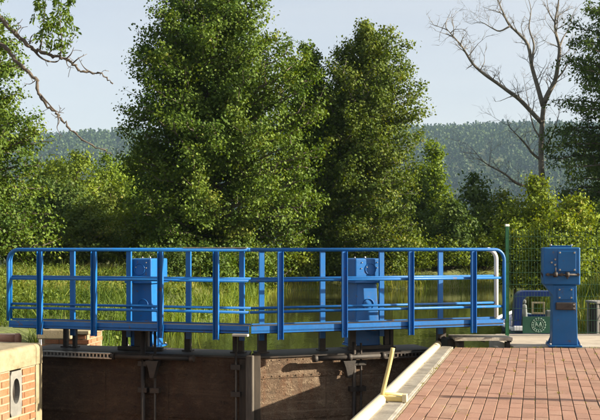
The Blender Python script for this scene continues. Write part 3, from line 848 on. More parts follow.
# machinery in the pit
p_ = empty('pit_gearbox', (2.36, 13.78, -0.32), R(10)); tag(p_, 'dark gear housing in the pit beside the step grating', 'gearbox')
m = MB(); m.box(-.13, .13, -.1, .25, 0, .42); m.build('housing', IRON, p_, .02)
m = MB(); m.tube([(.13, .0, .2), (.62, .0, .2)], .05, 12); m.build('drive_shaft', IRON, p_)
m = MB(); m.tube([(.62, .0, .2), (.70, .0, .2)], .09, 12); m.build('coupling', STEEL, p_)

# ------------------------------------------------------------------ yellow fold-down rail at the edge
hb = quay_pt(-5.15, 0.06, 0.06)
hr = empty('ladder_rail', hb, QROT); tag(hr, 'pale yellow ladder handrail leaning at the chamber edge', 'handrail')
m = MB(); m.tube(smoothpath([(0, 0, .0), (.03, .02, .14), (.065, .05, .3), (.095, .07, .46)], 4), .021, 10); m.build('upright', YELLOW, hr)
m = MB(); m.box(-.03, .235, -.035, .025, -.045, .003); m.build('foot_bar', YELLOW, hr, .008)
m = MB(); m.box(.20, .245, -.045, .035, -.05, .028); m.build('end_pad', CREAM, hr, .006)
m = MB(); m.tube([(.0, .03, .015), (.10, .14, .0), (.20, .22, -.02)], .014, 8); m.build('brace', YELLOW, hr)

# ------------------------------------------------------------------ bollard on the left lock side
bl = empty('mooring_bollard', P(2, 342, 13.4), R(4)); tag(bl, 'short red-brown pipe bollard lying behind the left coping', 'bollard')
bl.location.z = 0.13
m = MB(); m.tube([(-.42, 0, 0), (.2, 0, 0)], .068, 16); m.build('barrel', REDPIPE, bl)
m = MB(); m.tube([(.2, 0, 0), (.255, 0, 0), (.275, 0, 0)], [.082, .082, .06], 16); m.build('end_collar', REDPIPE, bl)
m = MB(); m.box(-.45, .2, -.09, .09, -.10, -.06); m.build('foot', CONCRETE, bl, .01)

# ------------------------------------------------------------------ slim post whose shadow crosses the blocks
sp = empty('marker_post', (5.25, 8.36, 0)); tag(sp, 'slim grey steel post on the quay outside the right edge', 'post')
m = MB(); m.tube([(0, 0, 0.012), (0, 0, 1.40)], [.075, .06], 12); m.build('pole', GREYMETAL, sp)
m = MB(); m.tube([(0, 0, 0.0), (0, 0, .012)], .11, 14); m.build('foot_plate', GREYMETAL, sp)

# ------------------------------------------------------------------ mesh fence
FY = 15.08
fence = empty('mesh_fence', (3.47, FY, 0.012)); tag(fence, 'green welded wire mesh fence behind the large pedestal', 'fence')
fx = [0.0, 2.5, 5.0]
for x in fx:
    m = MB(); m.box(x - .03, x + .03, -.025, .025, 0, 1.83); po = m.build('post', GREEN_PAINT, fence, .005)
    m = MB(); m.box(x - .033, x + .033, -.028, .028, 1.831, 1.87); m.build('post_cap', WHITE_PAINT, po, .006)
for q in range(2):
    xa, xb_ = fx[q] + .032, fx[q+1] - .032
    m = MB()
    for x in np.arange(xa + .02, xb_, .05): m.tube([(x, -.03, .05), (x, -.03, 1.78)], .0024, 3, caps=False)
    for z in np.arange(.06, 1.8, .2):
        for yy in (-.0365, -.0235): m.tube([(xa, yy, z), (xb_, yy, z)], .0034, 3, caps=False)
    o = m.build('wire_panel', WIRE, fence)

# sign with round emblem on the fence
sg = P(538.5, 325, FY - .06)
sign = empty('fence_sign', (sg.x, FY - .055, sg.z)); tag(sign, 'small dark green sign with pale wheel emblem on the fence', 'sign')
m = MB(); m.box(-.265, .265, -.004, .004, -.14, .14); bd = m.build('board', GREEN_SIGN, sign, .002)
em = MB()
for rr, th in ((.115, .003), (.082, .0022)):
    em.tube([(rr*math.cos(a), -.006, rr*math.sin(a)) for a in np.linspace(0, 2*math.pi, 33)], th, 4, caps=False)
for i in range(16):
    a = 2*math.pi*i/16; em.tube([(.084*math.cos(a), -.006, .084*math.sin(a)), (.128*math.cos(a), -.006, .128*math.sin(a))], .0035, 4)
for p0, p1 in (((-.06, -.045), (-.04, .05)), ((-.04, .05), (-.005, -.03)), ((-.005, -.03), (.035, .05)), ((.035, .05), (.06, -.045)), ((-.07, .0), (-.03, .0)), ((.02, -.05), (.03, .02))):
    em.tube([(p0[0], -.006, p0[1]), (p1[0], -.006, p1[1])], .004, 4)
em.build('emblem', EMBLEM, sign)

# ------------------------------------------------------------------ small boat with a blue cabin beyond the fence
BY = 19.6
bc = P(542, 300, BY)
boat = empty('cabin_boat', (bc.x, BY, WATER_Z - .1), R(-4)); tag(boat, 'small boat with rounded navy blue cabin moored behind the fence', 'boat')
z_ = lambda py: H - (py - 247.0)/F*BY - (WATER_Z - .1)
# hull: lofted sections from stern (near) to bow (far)
hull = MB(); secs = []
for yy, wd, zt_, kz in ((0, .60, z_(331), .0), (.5, .64, z_(330), -.05), (1.6, .66, z_(330), -.08), (2.6, .52, z_(329), -.04), (3.3, .24, z_(327), .05), (3.6, .03, z_(326), .15)):
    secs.append([(-wd, yy, zt_), (-wd*.92, yy, zt_*.5), (-wd*.55, yy, kz), (0, yy, kz - .05), (wd*.55, yy, kz), (wd*.92, yy, zt_*.5), (wd, yy, zt_)])
for sc in secs: hull.v += sc
for i in range(len(secs) - 1):
    for j in range(6): hull.f.append((i*7 + j, i*7 + j + 1, (i+1)*7 + j + 1, (i+1)*7 + j)); hull.s.append(True)
hull.f.append(tuple(range(7))); hull.s.append(False)
for i in range(len(secs) - 1): hull.f.append((i*7, (i+1)*7, (i+1)*7 + 6, i*7 + 6)); hull.s.append(False)
hull.build('hull', NAVY, boat)
for sx in (-1, 1):
    gpts = [(sx*(w_ + .02), y_, zz + .02) for y_, w_, zz in ((-.05, .62, z_(330)), (.5, .65, z_(330)), (1.6, .67, z_(329)), (2.6, .53, z_(328)), (3.6, .03, z_(325)))]
    m = MB(); m.tube(smoothpath(gpts, 4), .042, 8); m.build('rubbing_strake', WHITE_PAINT, boat)
m = MB(); m.box(-.62, -.28, -.09, .02, z_(331), z_(326)); m.build('stern_quarter', WHITE_PAINT, boat, .02)
m = MB(); m.box(.28, .62, -.09, .02, z_(331), z_(326)); m.build('stern_quarter', WHITE_PAINT, boat, .02)
# cabin: arched hoop frame with thick rounded shell, open towards the viewer, glazed
cz0 = z_(329); cz1 = z_(291.5)
def arch(hw_, top, bot, n=10, rad=.2):
    pts = [(-hw_ - .03, bot), (-hw_, (bot + top)/2)]
    for a in np.linspace(math.pi, math.pi/2, n): pts.append((-hw_ + rad + rad*math.cos(a) + .02, top - rad + rad*math.sin(a)))
    for a in np.linspace(math.pi/2, 0, n): pts.append((hw_ - rad + rad*math.cos(a) - .02, top - rad + rad*math.sin(a)))
    pts += [(hw_, (bot + top)/2), (hw_ + .03, bot)]
    return pts
oa = arch(.57, cz1, cz0); ia = arch(.43, cz1 - .105, cz0, rad=.15)
shell = MB(); n_ = len(oa); D = 0.55
for yy, sc_ in ((0.0, 1), (D*.5, 1.0), (D, .97)):
    shell.v += [(x*sc_, yy, z) for x, z in oa]
for i in range(2):
    for j in range(n_ - 1): shell.f.append((i*n_ + j, i*n_ + j + 1, (i+1)*n_ + j + 1, (i+1)*n_ + j)); shell.s.append(True)
nb = len(shell.v)
for yy, sc_ in ((0.0, 1), (D, .97)): shell.v += [(x*sc_, yy, z) for x, z in ia]
for j in range(n_ - 1): shell.f.append((nb + j, nb + n_ + j, nb + n_ + j + 1, nb + j + 1)); shell.s.append(True)
for j in range(n_ - 1):
    shell.f.append((j, nb + j, nb + j + 1, j + 1)); shell.s.append(False)
    shell.f.append((2*n_ + j, 2*n_ + j + 1, nb + n_ + j + 1, nb + n_ + j)); shell.s.append(False)
shell.build('cabin_shell', NAVY, boat)
m = MB(); m.box(-.40, .40, -.012, .012, cz0, cz0 + .12); m.build('coaming', NAVY, boat, .01)
# front bulkhead with the small framed window
fz0, fz1 = z_(318), z_(305)
fr = MB()
for x0, x1, za, zb in ((-.02, .02, fz0, fz1), (.24, .28, fz0, fz1), (.02, .24, fz1 - .04, fz1), (.02, .24, fz0, fz0 + .04)):
    fr.box(x0, x1, 1.1, 1.14, za, zb)
fr.build('window_frame', PALE_WOOD, boat, .004)
m = MB(); m.box(-.42, .42, 1.1, 1.13, cz0 - .06, fz0 - .002); m.build('bulkhead', NAVY, boat)
m = MB(); m.box(-.40, .40, .015, .021, cz0 + .122, cz1 - .1); m.build('windscreen', GLASS, boat)
for xx in (-.30, ):
    sb = MB(); sb.box(xx - .11, xx + .13, .62, .78, cz0 - .1, z_(306), top=(.035, .03)); st = sb.build('seat', SEAT, boat, .05, 3)
    sb = MB(); sb.box(xx - .06, xx + .08, .64, .74, z_(306) + .002, z_(301.5)); sb.build('headrest', SEAT, st, .03, 3)
sb = MB(); sb.box(.18, .38, .62, .76, cz0 - .1, z_(312), top=(.03, .03)); sb.build('seat', SEAT, boat, .04, 3)

# trailer-like jack and grey cabinet at the right edge
jk = P(581, 336, 16.6)
t_ = empty('trailer_jack', (jk.x, 16.6, 0.0)); tag(t_, 'leaning grey trailer drawbar with jack on the bank behind the fence', 'trailer')
gz = float(ground_h(np.array([jk.x + .0]), np.array([16.6]))[0]); t_.location.z = gz
m = MB(); m.tube([(-.08, 0, .1), (.16, .9, .75)], .028, 8); m.build('drawbar', GREYMETAL, t_)
m = MB(); m.tube([(.0, 0, 0), (.02, 0, .42)], .022, 8); m.tube([(-.06, 0, .33), (.07, 0, .33)], .03, 8); m.build('jack', GREYMETAL, t_)
m = MB(); m.tube([(-.03, 0, .07), (.03, 0, .07)], .07, 14); m.build('jockey_wheel', IRON, t_)
cb = P(606, 336, 16.4)
gz = float(ground_h(np.array([cb.x]), np.array([16.4]))[0])
c_ = empty('grey_cabinet', (cb.x + .05, 16.4, gz), R(6)); tag(c_, 'grey slatted metal cabinet at the right edge behind the fence', 'cabinet')
zt_ = H - (303 - 247.0)/F*16.4 - gz
for xx in (-.3, .3):
    for yy in (-.2, .2):
        m = MB(); m.box(xx - .02, xx + .02, yy - .02, yy + .02, 0, zt_); m.build('leg', GREYMETAL, c_)
m = MB(); m.box(-.34, .34, -.24, .24, zt_ + .001, zt_ + .04); m.build('top', GREYMETAL, c_, .006)
for k in range(4):
    m = MB(); m.box(-.279, .279, -.215, -.2, .06 + k*(zt_ - .1)/4, .06 + (k + .82)*(zt_ - .1)/4); m.build('slat', GREYMETAL if k % 2 else TIMBER_DK, c_)
m = MB(); m.box(-.27, .27, -.19, .19, .05, zt_ - .03); m.build('box', IRON, c_)

# ------------------------------------------------------------------ vegetation
def leaf_object(name, C, D_, N_, L, W, tint, mat, parent=None):
    """one mesh of folded leaf quads. C centres, D_ long axis, N_ normal, L length, W width"""
    n = len(C)
    S = np.cross(N_, D_); S /= (np.linalg.norm(S, axis=1, keepdims=True) + 1e-9)
    N2 = np.cross(D_, S)
    Lc = L[:, None]; Wc = W[:, None]
    v = np.empty((n, 4, 3))
    v[:, 0] = C - D_*Lc*.5
    v[:, 1] = C + S*Wc*.5 + N2*Wc*.12
    v[:, 2] = C + D_*Lc*.5
    v[:, 3] = C - S*Wc*.5 + N2*Wc*.12
    return quads_object(name, v.reshape(-1, 3), n, np.repeat(tint, 4), mat, parent)

def quads_object(name, v, n, tint, mat, parent=None):
    me = bpy.data.meshes.new(name)
    me.vertices.add(n*4); me.vertices.foreach_set('co', v.astype(np.float32).ravel())
    me.loops.add(n*4); me.loops.foreach_set('vertex_index', np.arange(n*4, dtype=np.int32))
    me.polygons.add(n); me.polygons.foreach_set('loop_start', np.arange(0, n*4, 4, dtype=np.int32)); me.polygons.foreach_set('loop_total', np.full(n, 4, dtype=np.int32))
    me.update(calc_edges=True)
    at = me.attributes.new('tint', 'FLOAT', 'POINT'); at.data.foreach_set('value', tint.astype(np.float32))
    me.materials.append(mat)
    o = bpy.data.objects.new(name, me); col.objects.link(o)
    if parent: o.parent = parent
    return o

def rand_unit(rg, n):
    a = rg.normal(size=(n, 3)); return a / np.linalg.norm(a, axis=1, keepdims=True)

def interp(tab, z, k):
    zs = [r[0] for r in tab]; return np.interp(z, zs, [r[k] for r in tab])

def tree(name, label, base, prof, seed, limbs, subs, leaves, leaf=(.12, .085), mat=None, bark=None, trunk_r=.2, group='trees beyond the canal', elev=(10, 50), droop=0.0,
         scatter=.16, cat='tree', sub_len=(.18, .40), trunk_top=None, lean=(0, 0), inner=.35, depth_k=.9, cluster=0.0, up=.55):
    """prof: list of (z, left radius, right radius) in metres above the base"""
    rg = np.random.default_rng(seed); rr = random.Random(seed)
    root = empty(name, base); tag(root, label, cat, group)
    z0, z1 = prof[0][0], prof[-1][0]
    wood = MB()
    # trunk
    tt = trunk_top or z1 * .96
    nseg = 9; tp = []
    for i in range(nseg + 1):
        f = i/nseg
        tp.append(Vector((lean[0]*f + rr.uniform(-1, 1)*.02*tt*f, lean[1]*f + rr.uniform(-1, 1)*.02*tt*f, -.25 + (tt + .25)*f)))
    tp = smoothpath(tp, 3)
    wood.tube(tp, [max(.012, trunk_r*(1 - .93*(i/(len(tp)-1))**.8)) for i in range(len(tp))], 8)
    def trunk_at(z):
        f = min(1, max(0, (z + .25)/(tt + .25))); i = min(len(tp) - 2, int(f*(len(tp) - 1))); k = f*(len(tp) - 1) - i
        return tp[i].lerp(tp[i+1], min(1, k))
    # radius-weighted heights
    zs = np.linspace(z0, z1, 200); wts = np.array([interp(prof, z, 1) + interp(prof, z, 2) + .3 for z in zs]); cdf = np.cumsum(wts); cdf /= cdf[-1]
    LC, LD, LT, LN = [], [], [], []
    hgt = z1 - z0
    for i in range(limbs):
        zt_ = float(np.interp((i + rr.random())/limbs, cdf, zs))
        az = i*2.39996 + rr.uniform(-.5, .5)
        cx, sy = math.cos(az), math.sin(az)
        rl, rt = interp(prof, zt_, 1), interp(prof, zt_, 2)
        rad = (rt if cx > 0 else rl)*abs(cx)**1 * 1.0 + (rl + rt)/2*depth_k*(1 - abs(cx))
        rad *= rr.uniform(.86, 1.07) * (rr.uniform(.35, .7) if rr.random() < inner else 1)
        t0 = trunk_at(zt_)
        tip = Vector((lean[0] + cx*rad, lean[1] + sy*rad, zt_))
        f = (zt_ - z0)/hgt; el = R(elev[0] + (elev[1] - elev[0])*f + rr.uniform(-8, 8))
        zs_ = max(min(.18*z1, .4 + z0), zt_ - rad*math.tan(el))
        st = trunk_at(min(zs_, tt))
        mid = st.lerp(tip, .5) + Vector((rr.uniform(-.1, .1)*rad, rr.uniform(-.1, .1)*rad, rad*(.10 if el > 0 else -.05) + rr.uniform(-.05, .05)*rad))
        path = []
        for k in range(9):
            t = k/8; path.append(st*(1-t)**2 + mid*2*t*(1-t) + tip*t*t + Vector((rr.uniform(-1, 1), rr.uniform(-1, 1), rr.uniform(-1, 1)))*.018*rad*(0 < k))
        br = max(.012, min(trunk_r*.4, .014 + .018*rad))
        if trunk_r > .16: wood.tube(path, [br*(1 - .85*k/8) for k in range(9)], 5, caps=False)
        else: wood.tube(path[::2], [br*(1 - .85*k/4) for k in range(5)], 4, caps=False)
        tdir = (tip - mid).normalized(); limb_t = rr.gauss(.45, .13)
        for j in range(subs):
            t = .22 + .78*(j + rr.random())/subs
            q = min(7, int(t*8)); pos = path[q].lerp(path[q+1], t*8 - q)
            dv = Vector((rr.gauss(0, 1), rr.gauss(0, 1), rr.gauss(0, .85) + .2)).normalized()
            d = (tdir*.75 + dv*.9 + Vector((0, 0, .12 - droop))).normalized()
            ln = rr.uniform(*sub_len)*max(1.0, min(rad, 3.2)) * (1.15 - .45*t)
            e1 = pos + d*ln*.55 + Vector((0, 0, .02*ln)); e2 = pos + d*ln + Vector((0, 0, (.10 - droop*1.2)*ln))
            if rr.random() < (.45 if trunk_r > .16 else .2): wood.tube([pos, e1, e2], [br*.32, br*.2, .004], 3, caps=False)
            m = max(3, int(leaves*rr.uniform(.5, 1.5)))
            tpar = rg.random(m)**.75
            a = np.array(pos); b_ = np.array(e1); c_ = np.array(e2)
            pts = np.where((tpar < .55)[:, None], a + (b_ - a)*(tpar/.55)[:, None], b_ + (c_ - b_)*((tpar - .55)/.45)[:, None])
            pts = pts + rg.normal(size=(m, 3))*scatter*np.array([1, 1, .8])
            LC.append(pts)
            dd = np.tile(np.array(d), (m, 1))*.5 + rand_unit(rg, m)*.8 + np.array([0, 0, -.25 - droop])
            LD.append(dd / np.linalg.norm(dd, axis=1, keepdims=True))
            LT.append(np.clip(limb_t + rr.gauss(0, .13) + rg.normal(size=m)*.14, 0, 1))
            ctr = np.array((pos + e2)*.5); outw = np.array([e2.x - lean[0]*.8, e2.y - lean[1]*.8, 0]); outw /= (np.linalg.norm(outw) + 1e-6)
            rel = pts - ctr; rel /= (np.linalg.norm(rel, axis=1, keepdims=True) + 1e-6)
            LN.append(rel*.75 + outw*.45 + np.array([0, 0, up]))
    # leader sprays
    C = np.concatenate(LC); Dd = np.concatenate(LD); T = np.concatenate(LT); n = len(C)
    keep = C[:, 2] > .15
    Nn = np.concatenate(LN)[keep]; C, Dd, T = C[keep], Dd[keep], T[keep]; n = len(C)
    Nn = Nn + rand_unit(rg, n)*.75; Nn /= np.linalg.norm(Nn, axis=1, keepdims=True)
    sz = leaf[0]*rg.uniform(.65, 1.3, n)
    wood.build('trunk', bark or BARK, root)
    leaf_object('crown', C, Dd, Nn, sz, sz*leaf[1]/leaf[0], T, mat or LEAF_ALDER, root)
    return root

def prof_px(rows, xc, Y, zbase):
    """rows (py, px_left, px_right) top to bottom -> profile in metres around column xc"""
    out = []
    for py, l, r in rows:
        out.append((H - (py - 247.0)/F*Y - zbase, max(.05, (xc - l)/F*Y), max(.05, (r - xc)/F*Y)))
    out.sort(key=lambda t: t[0]); return out
def base_at(px, Y):
    x = (px - 300.0)/F*Y; return Vector((x, Y, float(ground_h(np.array([x]), np.array([Y]))[0])))

TREES = True
if TREES:
    # great central alder
    b_ = base_at(213, 39.0)
    pr = prof_px([(-48, 205, 222), (-25, 185, 240), (0, 160, 266), (20, 145, 276), (45, 136, 294), (70, 129, 306), (95, 133, 312), (120, 129, 316), (150, 131, 320), (180, 133, 320), (205, 131, 316), (230, 140, 310), (256, 160, 300), (275, 168, 292), (292, 175, 285)], 213, 39.0, b_.z)
    tree('alder_tree', 'tallest dark green alder in the middle, cropped by the picture top', b_, pr, 11, 300, 13, 55, (.117, .097), LEAF_ALDER, trunk_r=.26, scatter=.17, inner=.30, elev=(2, 45))
    # second alder with leaning trunk
    b_ = base_at(306, 43.5)
    pr = prof_px([(24, 366, 384), (34, 352, 396), (55, 328, 405), (85, 304, 412), (115, 296, 417), (145, 296, 418), (175, 298, 416), (205, 312, 412), (235, 318, 408), (256, 325, 402), (275, 335, 392)], 362, 43.5, b_.z)
    tree('alder_tree', 'olive green alder with leaning trunk right of the tallest tree', b_, pr, 23, 230, 12, 42, (.124, .100), LEAF_OLIVE, trunk_r=.17, scatter=.17, inner=.28, elev=(5, 50), lean=(62/F*43.5, 0), bark=BARK_DEAD)
    # thin top of a further alder between both
    b_ = base_at(308, 43.4)
    pr = prof_px([(47, 300, 313), (58, 290, 326), (80, 282, 336), (120, 278, 342), (180, 276, 342), (235, 280, 336), (262, 288, 328)], 308, 43.4, b_.z)
    tree('alder_tree', 'slender alder filling the gap between the two big alders', b_, pr, 31, 120, 10, 34, (.138, .108), LEAF_ALDER, trunk_r=.12, scatter=.15)
    # left edge tree
    b_ = base_at(-48, 31.0)
    pr = prof_px([(-60, -60, -36), (-20, -110, -12), (15, -130, 0), (45, -140, 12), (75, -145, 20), (105, -150, 30), (135, -150, 38), (165, -150, 41), (195, -150, 43), (225, -150, 46), (252, -140, 44)], -48, 31.0, b_.z)
    tree('leafy_tree', 'sunlit broad green tree at the left edge', b_, pr, 41, 220, 13, 42, (.110, .09), LEAF_ALDER, trunk_r=.25, scatter=.15, inner=.3, elev=(0, 45))
    # middle distance row on the left
    row = [(78, 150, 50, 62, LEAF_YELLOW, 'yellowish tree, tallest of the middle row on the left'), (108, 158, 34, 70, LEAF_BRIGHT, 'light green tree right of the yellowish one in the middle row'),
           (135, 152, 36, 74, LEAF_BRIGHT, 'bright rounded tree beside the tallest alder in the middle row'), (55, 176, 40, 52, LEAF_DARK, 'dark green bushy tree beside the left edge tree'),
           (112, 190, 44, 50, LEAF_OLIVE, 'low spreading olive shrub below the light green tree'), (146, 196, 40, 47, LEAF_YELLOW, 'low yellow green shrub beside the tallest alder'),
           (84, 205, 44, 45, LEAF_OLIVE, 'low dark olive shrub behind the left meadow'), (28, 200, 44, 44, LEAF_DARK, 'dark shrub at the foot of the left edge tree'),
           (170, 168, 34, 82, LEAF_OLIVE, 'distant olive tree showing behind the tallest alder on its left'), (52, 160, 34, 66, LEAF_OLIVE, 'olive tree showing just right of the left edge tree, behind the dark bush')]
    for k, (px, top, hw_, Y, mt, lab) in enumerate(row):
        b_ = base_at(px, Y); s1 = 1.0
        pr = prof_px([(top, px - 3, px + 3), (top + 8, px - hw_*.5, px + hw_*.55), (top + 22, px - hw_*.85, px + hw_*.8), (top + 55, px - hw_*.95, px + hw_*.9), (min(252, top + 85), px - hw_, px + hw_), (262, px - hw_*.8, px + hw_*.8)], px, Y, b_.z)
        tree('bushy_tree' if top < 180 else 'shrub', lab, b_, pr, 60 + k, 70, 10, 20, (.19*Y/60, .155*Y/60), mt, trunk_r=.15, scatter=.24*Y/60, group='middle distance trees on the left', elev=(5, 55), cat='tree' if top < 180 else 'shrub', inner=.3)
    # right hand middle distance
    row = [(434, 139, 26, 58, LEAF_BRIGHT, 'bright light green young tree right of the olive alder', .17), (416, 170, 26, 54, LEAF_ALDER, 'dark green tree hugging the right side of the olive alder', .17),
           (474, 176, 38, 52, LEAF_DARK, 'dark rounded bush in front of the wooded hill', .16), (452, 205, 30, 47, LEAF_DARK, 'low dark bush left of the green fence post', .15),
           (505, 192, 30, 49, LEAF_OLIVE, 'olive bush under the dead tree, above the fence post', .15), (535, 178, 36, 40, LEAF_YELLOW, 'sunny yellow green bush at the foot of the dead tree', .13),
           (575, 196, 34, 37, LEAF_YELLOW, 'sunny yellow green bush right of the dead tree', .13), (395, 205, 26, 50, LEAF_OLIVE, 'low olive bush on the bank below the olive alder', .15),
           (556, 214, 34, 31, LEAF_YELLOW, 'near yellow green shrub just above the large pedestal', .10), (515, 226, 22, 33, LEAF_YELLOW, 'small sunny shrub directly behind the green fence post', .10),
           (604, 200, 36, 43, LEAF_DARK, 'dark shrub at the right edge beneath the feathery tree', .11), (340, 222, 34, 46, LEAF_OLIVE, 'low shrub on the far bank below the leaning trunk', .14),
           (290, 236, 30, 42.5, LEAF_YELLOW, 'small light shrub on the far bank at the water', .12), (412, 236, 22, 45.2, LEAF_YELLOW, 'small yellow shrub hanging over the far bank', .12),
           (374, 238, 30, 44.4, LEAF_OLIVE, 'low olive shrub at the far waterline behind the right pedestal', .12), (442, 240, 28, 46.2, LEAF_YELLOW, 'low yellow green shrub at the far waterline right of the right pedestal', .12),
           (484, 236, 26, 47, LEAF_OLIVE, 'low olive shrub at the far waterline by the white rail end', .12), (322, 244, 24, 43.6, LEAF_ALDER, 'low green shrub at the far waterline left of the right pedestal', .12),
           (240, 246, 34, 33, LEAF_ALDER, 'dark shrub at the foot of the tallest alder', .09), (176, 248, 28, 30, LEAF_DARK, 'dark green shrub just right of the left pedestal', .085),
           (208, 250, 30, 30.5, LEAF_ALDER, 'green shrub between the left pedestal and the gate joint', .085), (150, 254, 24, 33, LEAF_DARK, 'dark shrub directly behind the left pedestal', .09),
           (256, 252, 26, 36, LEAF_OLIVE, 'olive shrub behind the joint of the two gates', .10)]
    for k, (px, top, hw_, Y, mt, lab, ls) in enumerate(row):
        b_ = base_at(px, Y); h_ = 250 - top
        pr = prof_px([(top, px - 3, px + 3), (top + .15*h_, px - hw_*.45, px + hw_*.45), (top + .4*h_, px - hw_*.8, px + hw_*.75), (top + .7*h_, px - hw_, px + hw_*.95), (262, px - hw_, px + hw_), (285, px - hw_*.8, px + hw_*.8)], px, Y, b_.z)
        tree('bushy_tree' if top < 180 else 'shrub', lab, b_, pr, 90 + k, 62 if top < 215 else 42, 10, 19, (ls*1.05, ls*.86), mt, trunk_r=.12, scatter=.2*ls/.15, group='middle distance trees on the right', elev=(5, 60), cat='tree' if top < 180 else 'shrub', inner=.32)
    # feathery dark tree at the right edge
    b_ = base_at(655, 50.0)
    pr = prof_px([(-40, 650, 665), (-10, 625, 690), (10, 578, 710), (40, 566, 720), (70, 562, 725), (100, 558, 728), (130, 552, 730), (160, 548, 730), (185, 552, 728), (205, 566, 720), (225, 600, 700)], 655, 50.0, b_.z)
    tree('feathery_tree', 'dark feathery tree leaning in at the right edge', b_, pr, 131, 210, 13, 42, (.20, .095), LEAF_DARK, trunk_r=.28, scatter=.22, inner=.3, elev=(-8, 40), droop=.25, group='trees beyond the canal')

# ------------------------------------------------------------------ dead tree
def twigs(m, rr, p, d, ln, r, depth):
    n = 5 if r > .012 else 3; pts = [p]; q = Vector(p); dd = Vector(d)
    for k in range(n):
        dd = (dd + Vector((rr.gauss(0, .16), rr.gauss(0, .16), rr.gauss(.03, .14)))).normalized(); q = q + dd*ln/n; pts.append(Vector(q))
    m.tube(pts, [max(.004, r*(1 - .8*k/n)) for k in range(n + 1)], 5 if r > .02 else 3, caps=False)
    if depth > 0:
        for k in range(rr.randint(3, 5)):
            i = rr.randint(1, n); sd_ = Vector((rr.gauss(0, 1), rr.gauss(0, 1), rr.gauss(.3, .7))).normalized()
            twigs(m, rr, pts[i], (dd*.7 + sd_*.8).normalized(), ln*rr.uniform(.35, .62), r*.5, depth - 1)
DY = 54.0
rr = random.Random(77)
db = base_at(542, DY)
dead = empty('dead_tree', db); tag(dead, 'leafless dead tree with bleached forked limbs on the right', 'tree')
def Q(px, py, dy=0.0): return P(px, py, DY + dy) - db
m = MB(); m.tube(smoothpath([Vector((0, 0, -.3)), Q(543, 200), Q(541, 160), Q(542, 125), Q(544, 101)], 4), [.21 - .005*i for i in range(17)], 10); m.build('trunk', BARK_DEAD, dead)
limbs = [([(544, 103), (549, 92), (555, 81), (558, 64), (559.5, 48), (556, 34), (555, 22), (558, 5), (561, -18)], .17, -.6),
         ([(543, 106), (538, 88), (532, 67), (528, 45), (518, 33), (508.6, 24), (502, 10), (495, -8)], .15, .8),
         ([(541, 122), (537, 118), (520, 100), (508, 91), (497, 83), (484, 74), (473, 64), (466, 53), (461, 45), (453, 36), (446, 28)], .15, -1.2),
         ([(510, 26), (500, 31), (492, 28), (481, 22), (472, 24)], .06, .4),
         ([(531, 62), (534, 45), (529, 28), (531, 10), (527, -6)], .075, 1.2),
         ([(541, 160), (533, 154), (527, 146), (520, 138), (514, 132), (508, 125)], .09, -1.0),
         ([(541, 186), (527, 186), (516, 183), (505, 174), (492, 167), (484, 162), (477, 154)], .10, -1.4),
         ([(542, 140), (534, 128), (530, 112), (527, 96), (524, 80)], .06, 1.0),
         ([(559.5, 48), (563, 38), (569, 28), (572, 16)], .06, .6),
         ([(555, 81), (564, 70), (570, 58), (577, 50)], .06, .8),
         ([(543, 150), (550, 140), (556, 124), (560, 108)], .06, -.6),
         ([(556, 24), (549, 12), (546, -6)], .05, .3)]
for pts, r0, dy in limbs:
    path = smoothpath([Q(x, y, dy*i/len(pts)) for i, (x, y) in enumerate(pts)], 3)
    n = len(path); m = MB(); m.tube(path, [max(.012, r0*(1 - .85*i/(n-1))) for i in range(n)], 7)
    for i in range(3, n, 1):
        if rr.random() < .82:
            d = (path[min(n-1, i+1)] - path[i-1]).normalized(); sd_ = Vector((rr.gauss(0, 1), rr.gauss(0, 1), rr.gauss(.45, .6))).normalized()
            twigs(m, rr, path[i], (d*.6 + sd_*.8).normalized(), rr.uniform(.6, 1.7), max(.010, r0*.22), 2)
    m.build('limb', BARK_DEAD, dead)

# ------------------------------------------------------------------ tree at the upper left whose dry boughs reach into view
LY = 12.5
lt = empty('overhanging_tree', (-7.2, LY + .8, 0.03)); tag(lt, 'tree outside the left edge, its dry curving boughs hanging in at the upper left', 'tree')
lb = Vector((-7.2, LY + .8, 0.03))
def QL(px, py, dy=0.0): return P(px, py, LY + dy) - lb
m = MB(); m.tube(smoothpath([Vector((0, 0, -.3)), Vector((.05, 0, 1.5)), Vector((.25, -.1, 3.2)), Vector((.5, -.3, 4.8)), Vector((.7, -.4, 6.2)), Vector((.6, -.3, 7.6))], 4), [.2 - .007*i for i in range(21)], 10); m.build('trunk', BARK_TWIG, lt)
rr = random.Random(5)
boughs = [([Vector((.35, -.2, 3.9)), QL(-80, -10), QL(-40, 4), QL(-12, 12), QL(2, 20), QL(14, 33), QL(25, 44), QL(36, 50), QL(48, 54), QL(58, 57), QL(66, 59), QL(73, 63), QL(80, 70), QL(88, 71), QL(97, 73), QL(106, 78), QL(114, 83)], .040),
          ([Vector((.3, -.1, 3.5)), QL(-60, 20, .2), QL(-25, 32, .2), QL(0, 43, .1), QL(10, 53, .1), QL(20, 65), QL(28, 72), QL(36, 80), QL(38.5, 91), QL(42, 100), QL(50, 108), QL(58, 115), QL(63, 122), QL(72, 130), QL(80, 138), QL(92, 145), QL(104, 150), QL(111, 154)], .034)]
for pts, r0 in boughs:
    path = [p + Vector((rr.gauss(0, 1), rr.gauss(0, 1), rr.gauss(0, 1)))*.011 for p in smoothpath(pts, 4)]; n = len(path)
    m = MB(); m.tube(path, [max(.006, r0*(1 - .80*i/(n-1))) + .004*math.sin(i*1.9) for i in range(n)], 7); m.build('bough', BARK_TWIG, lt)
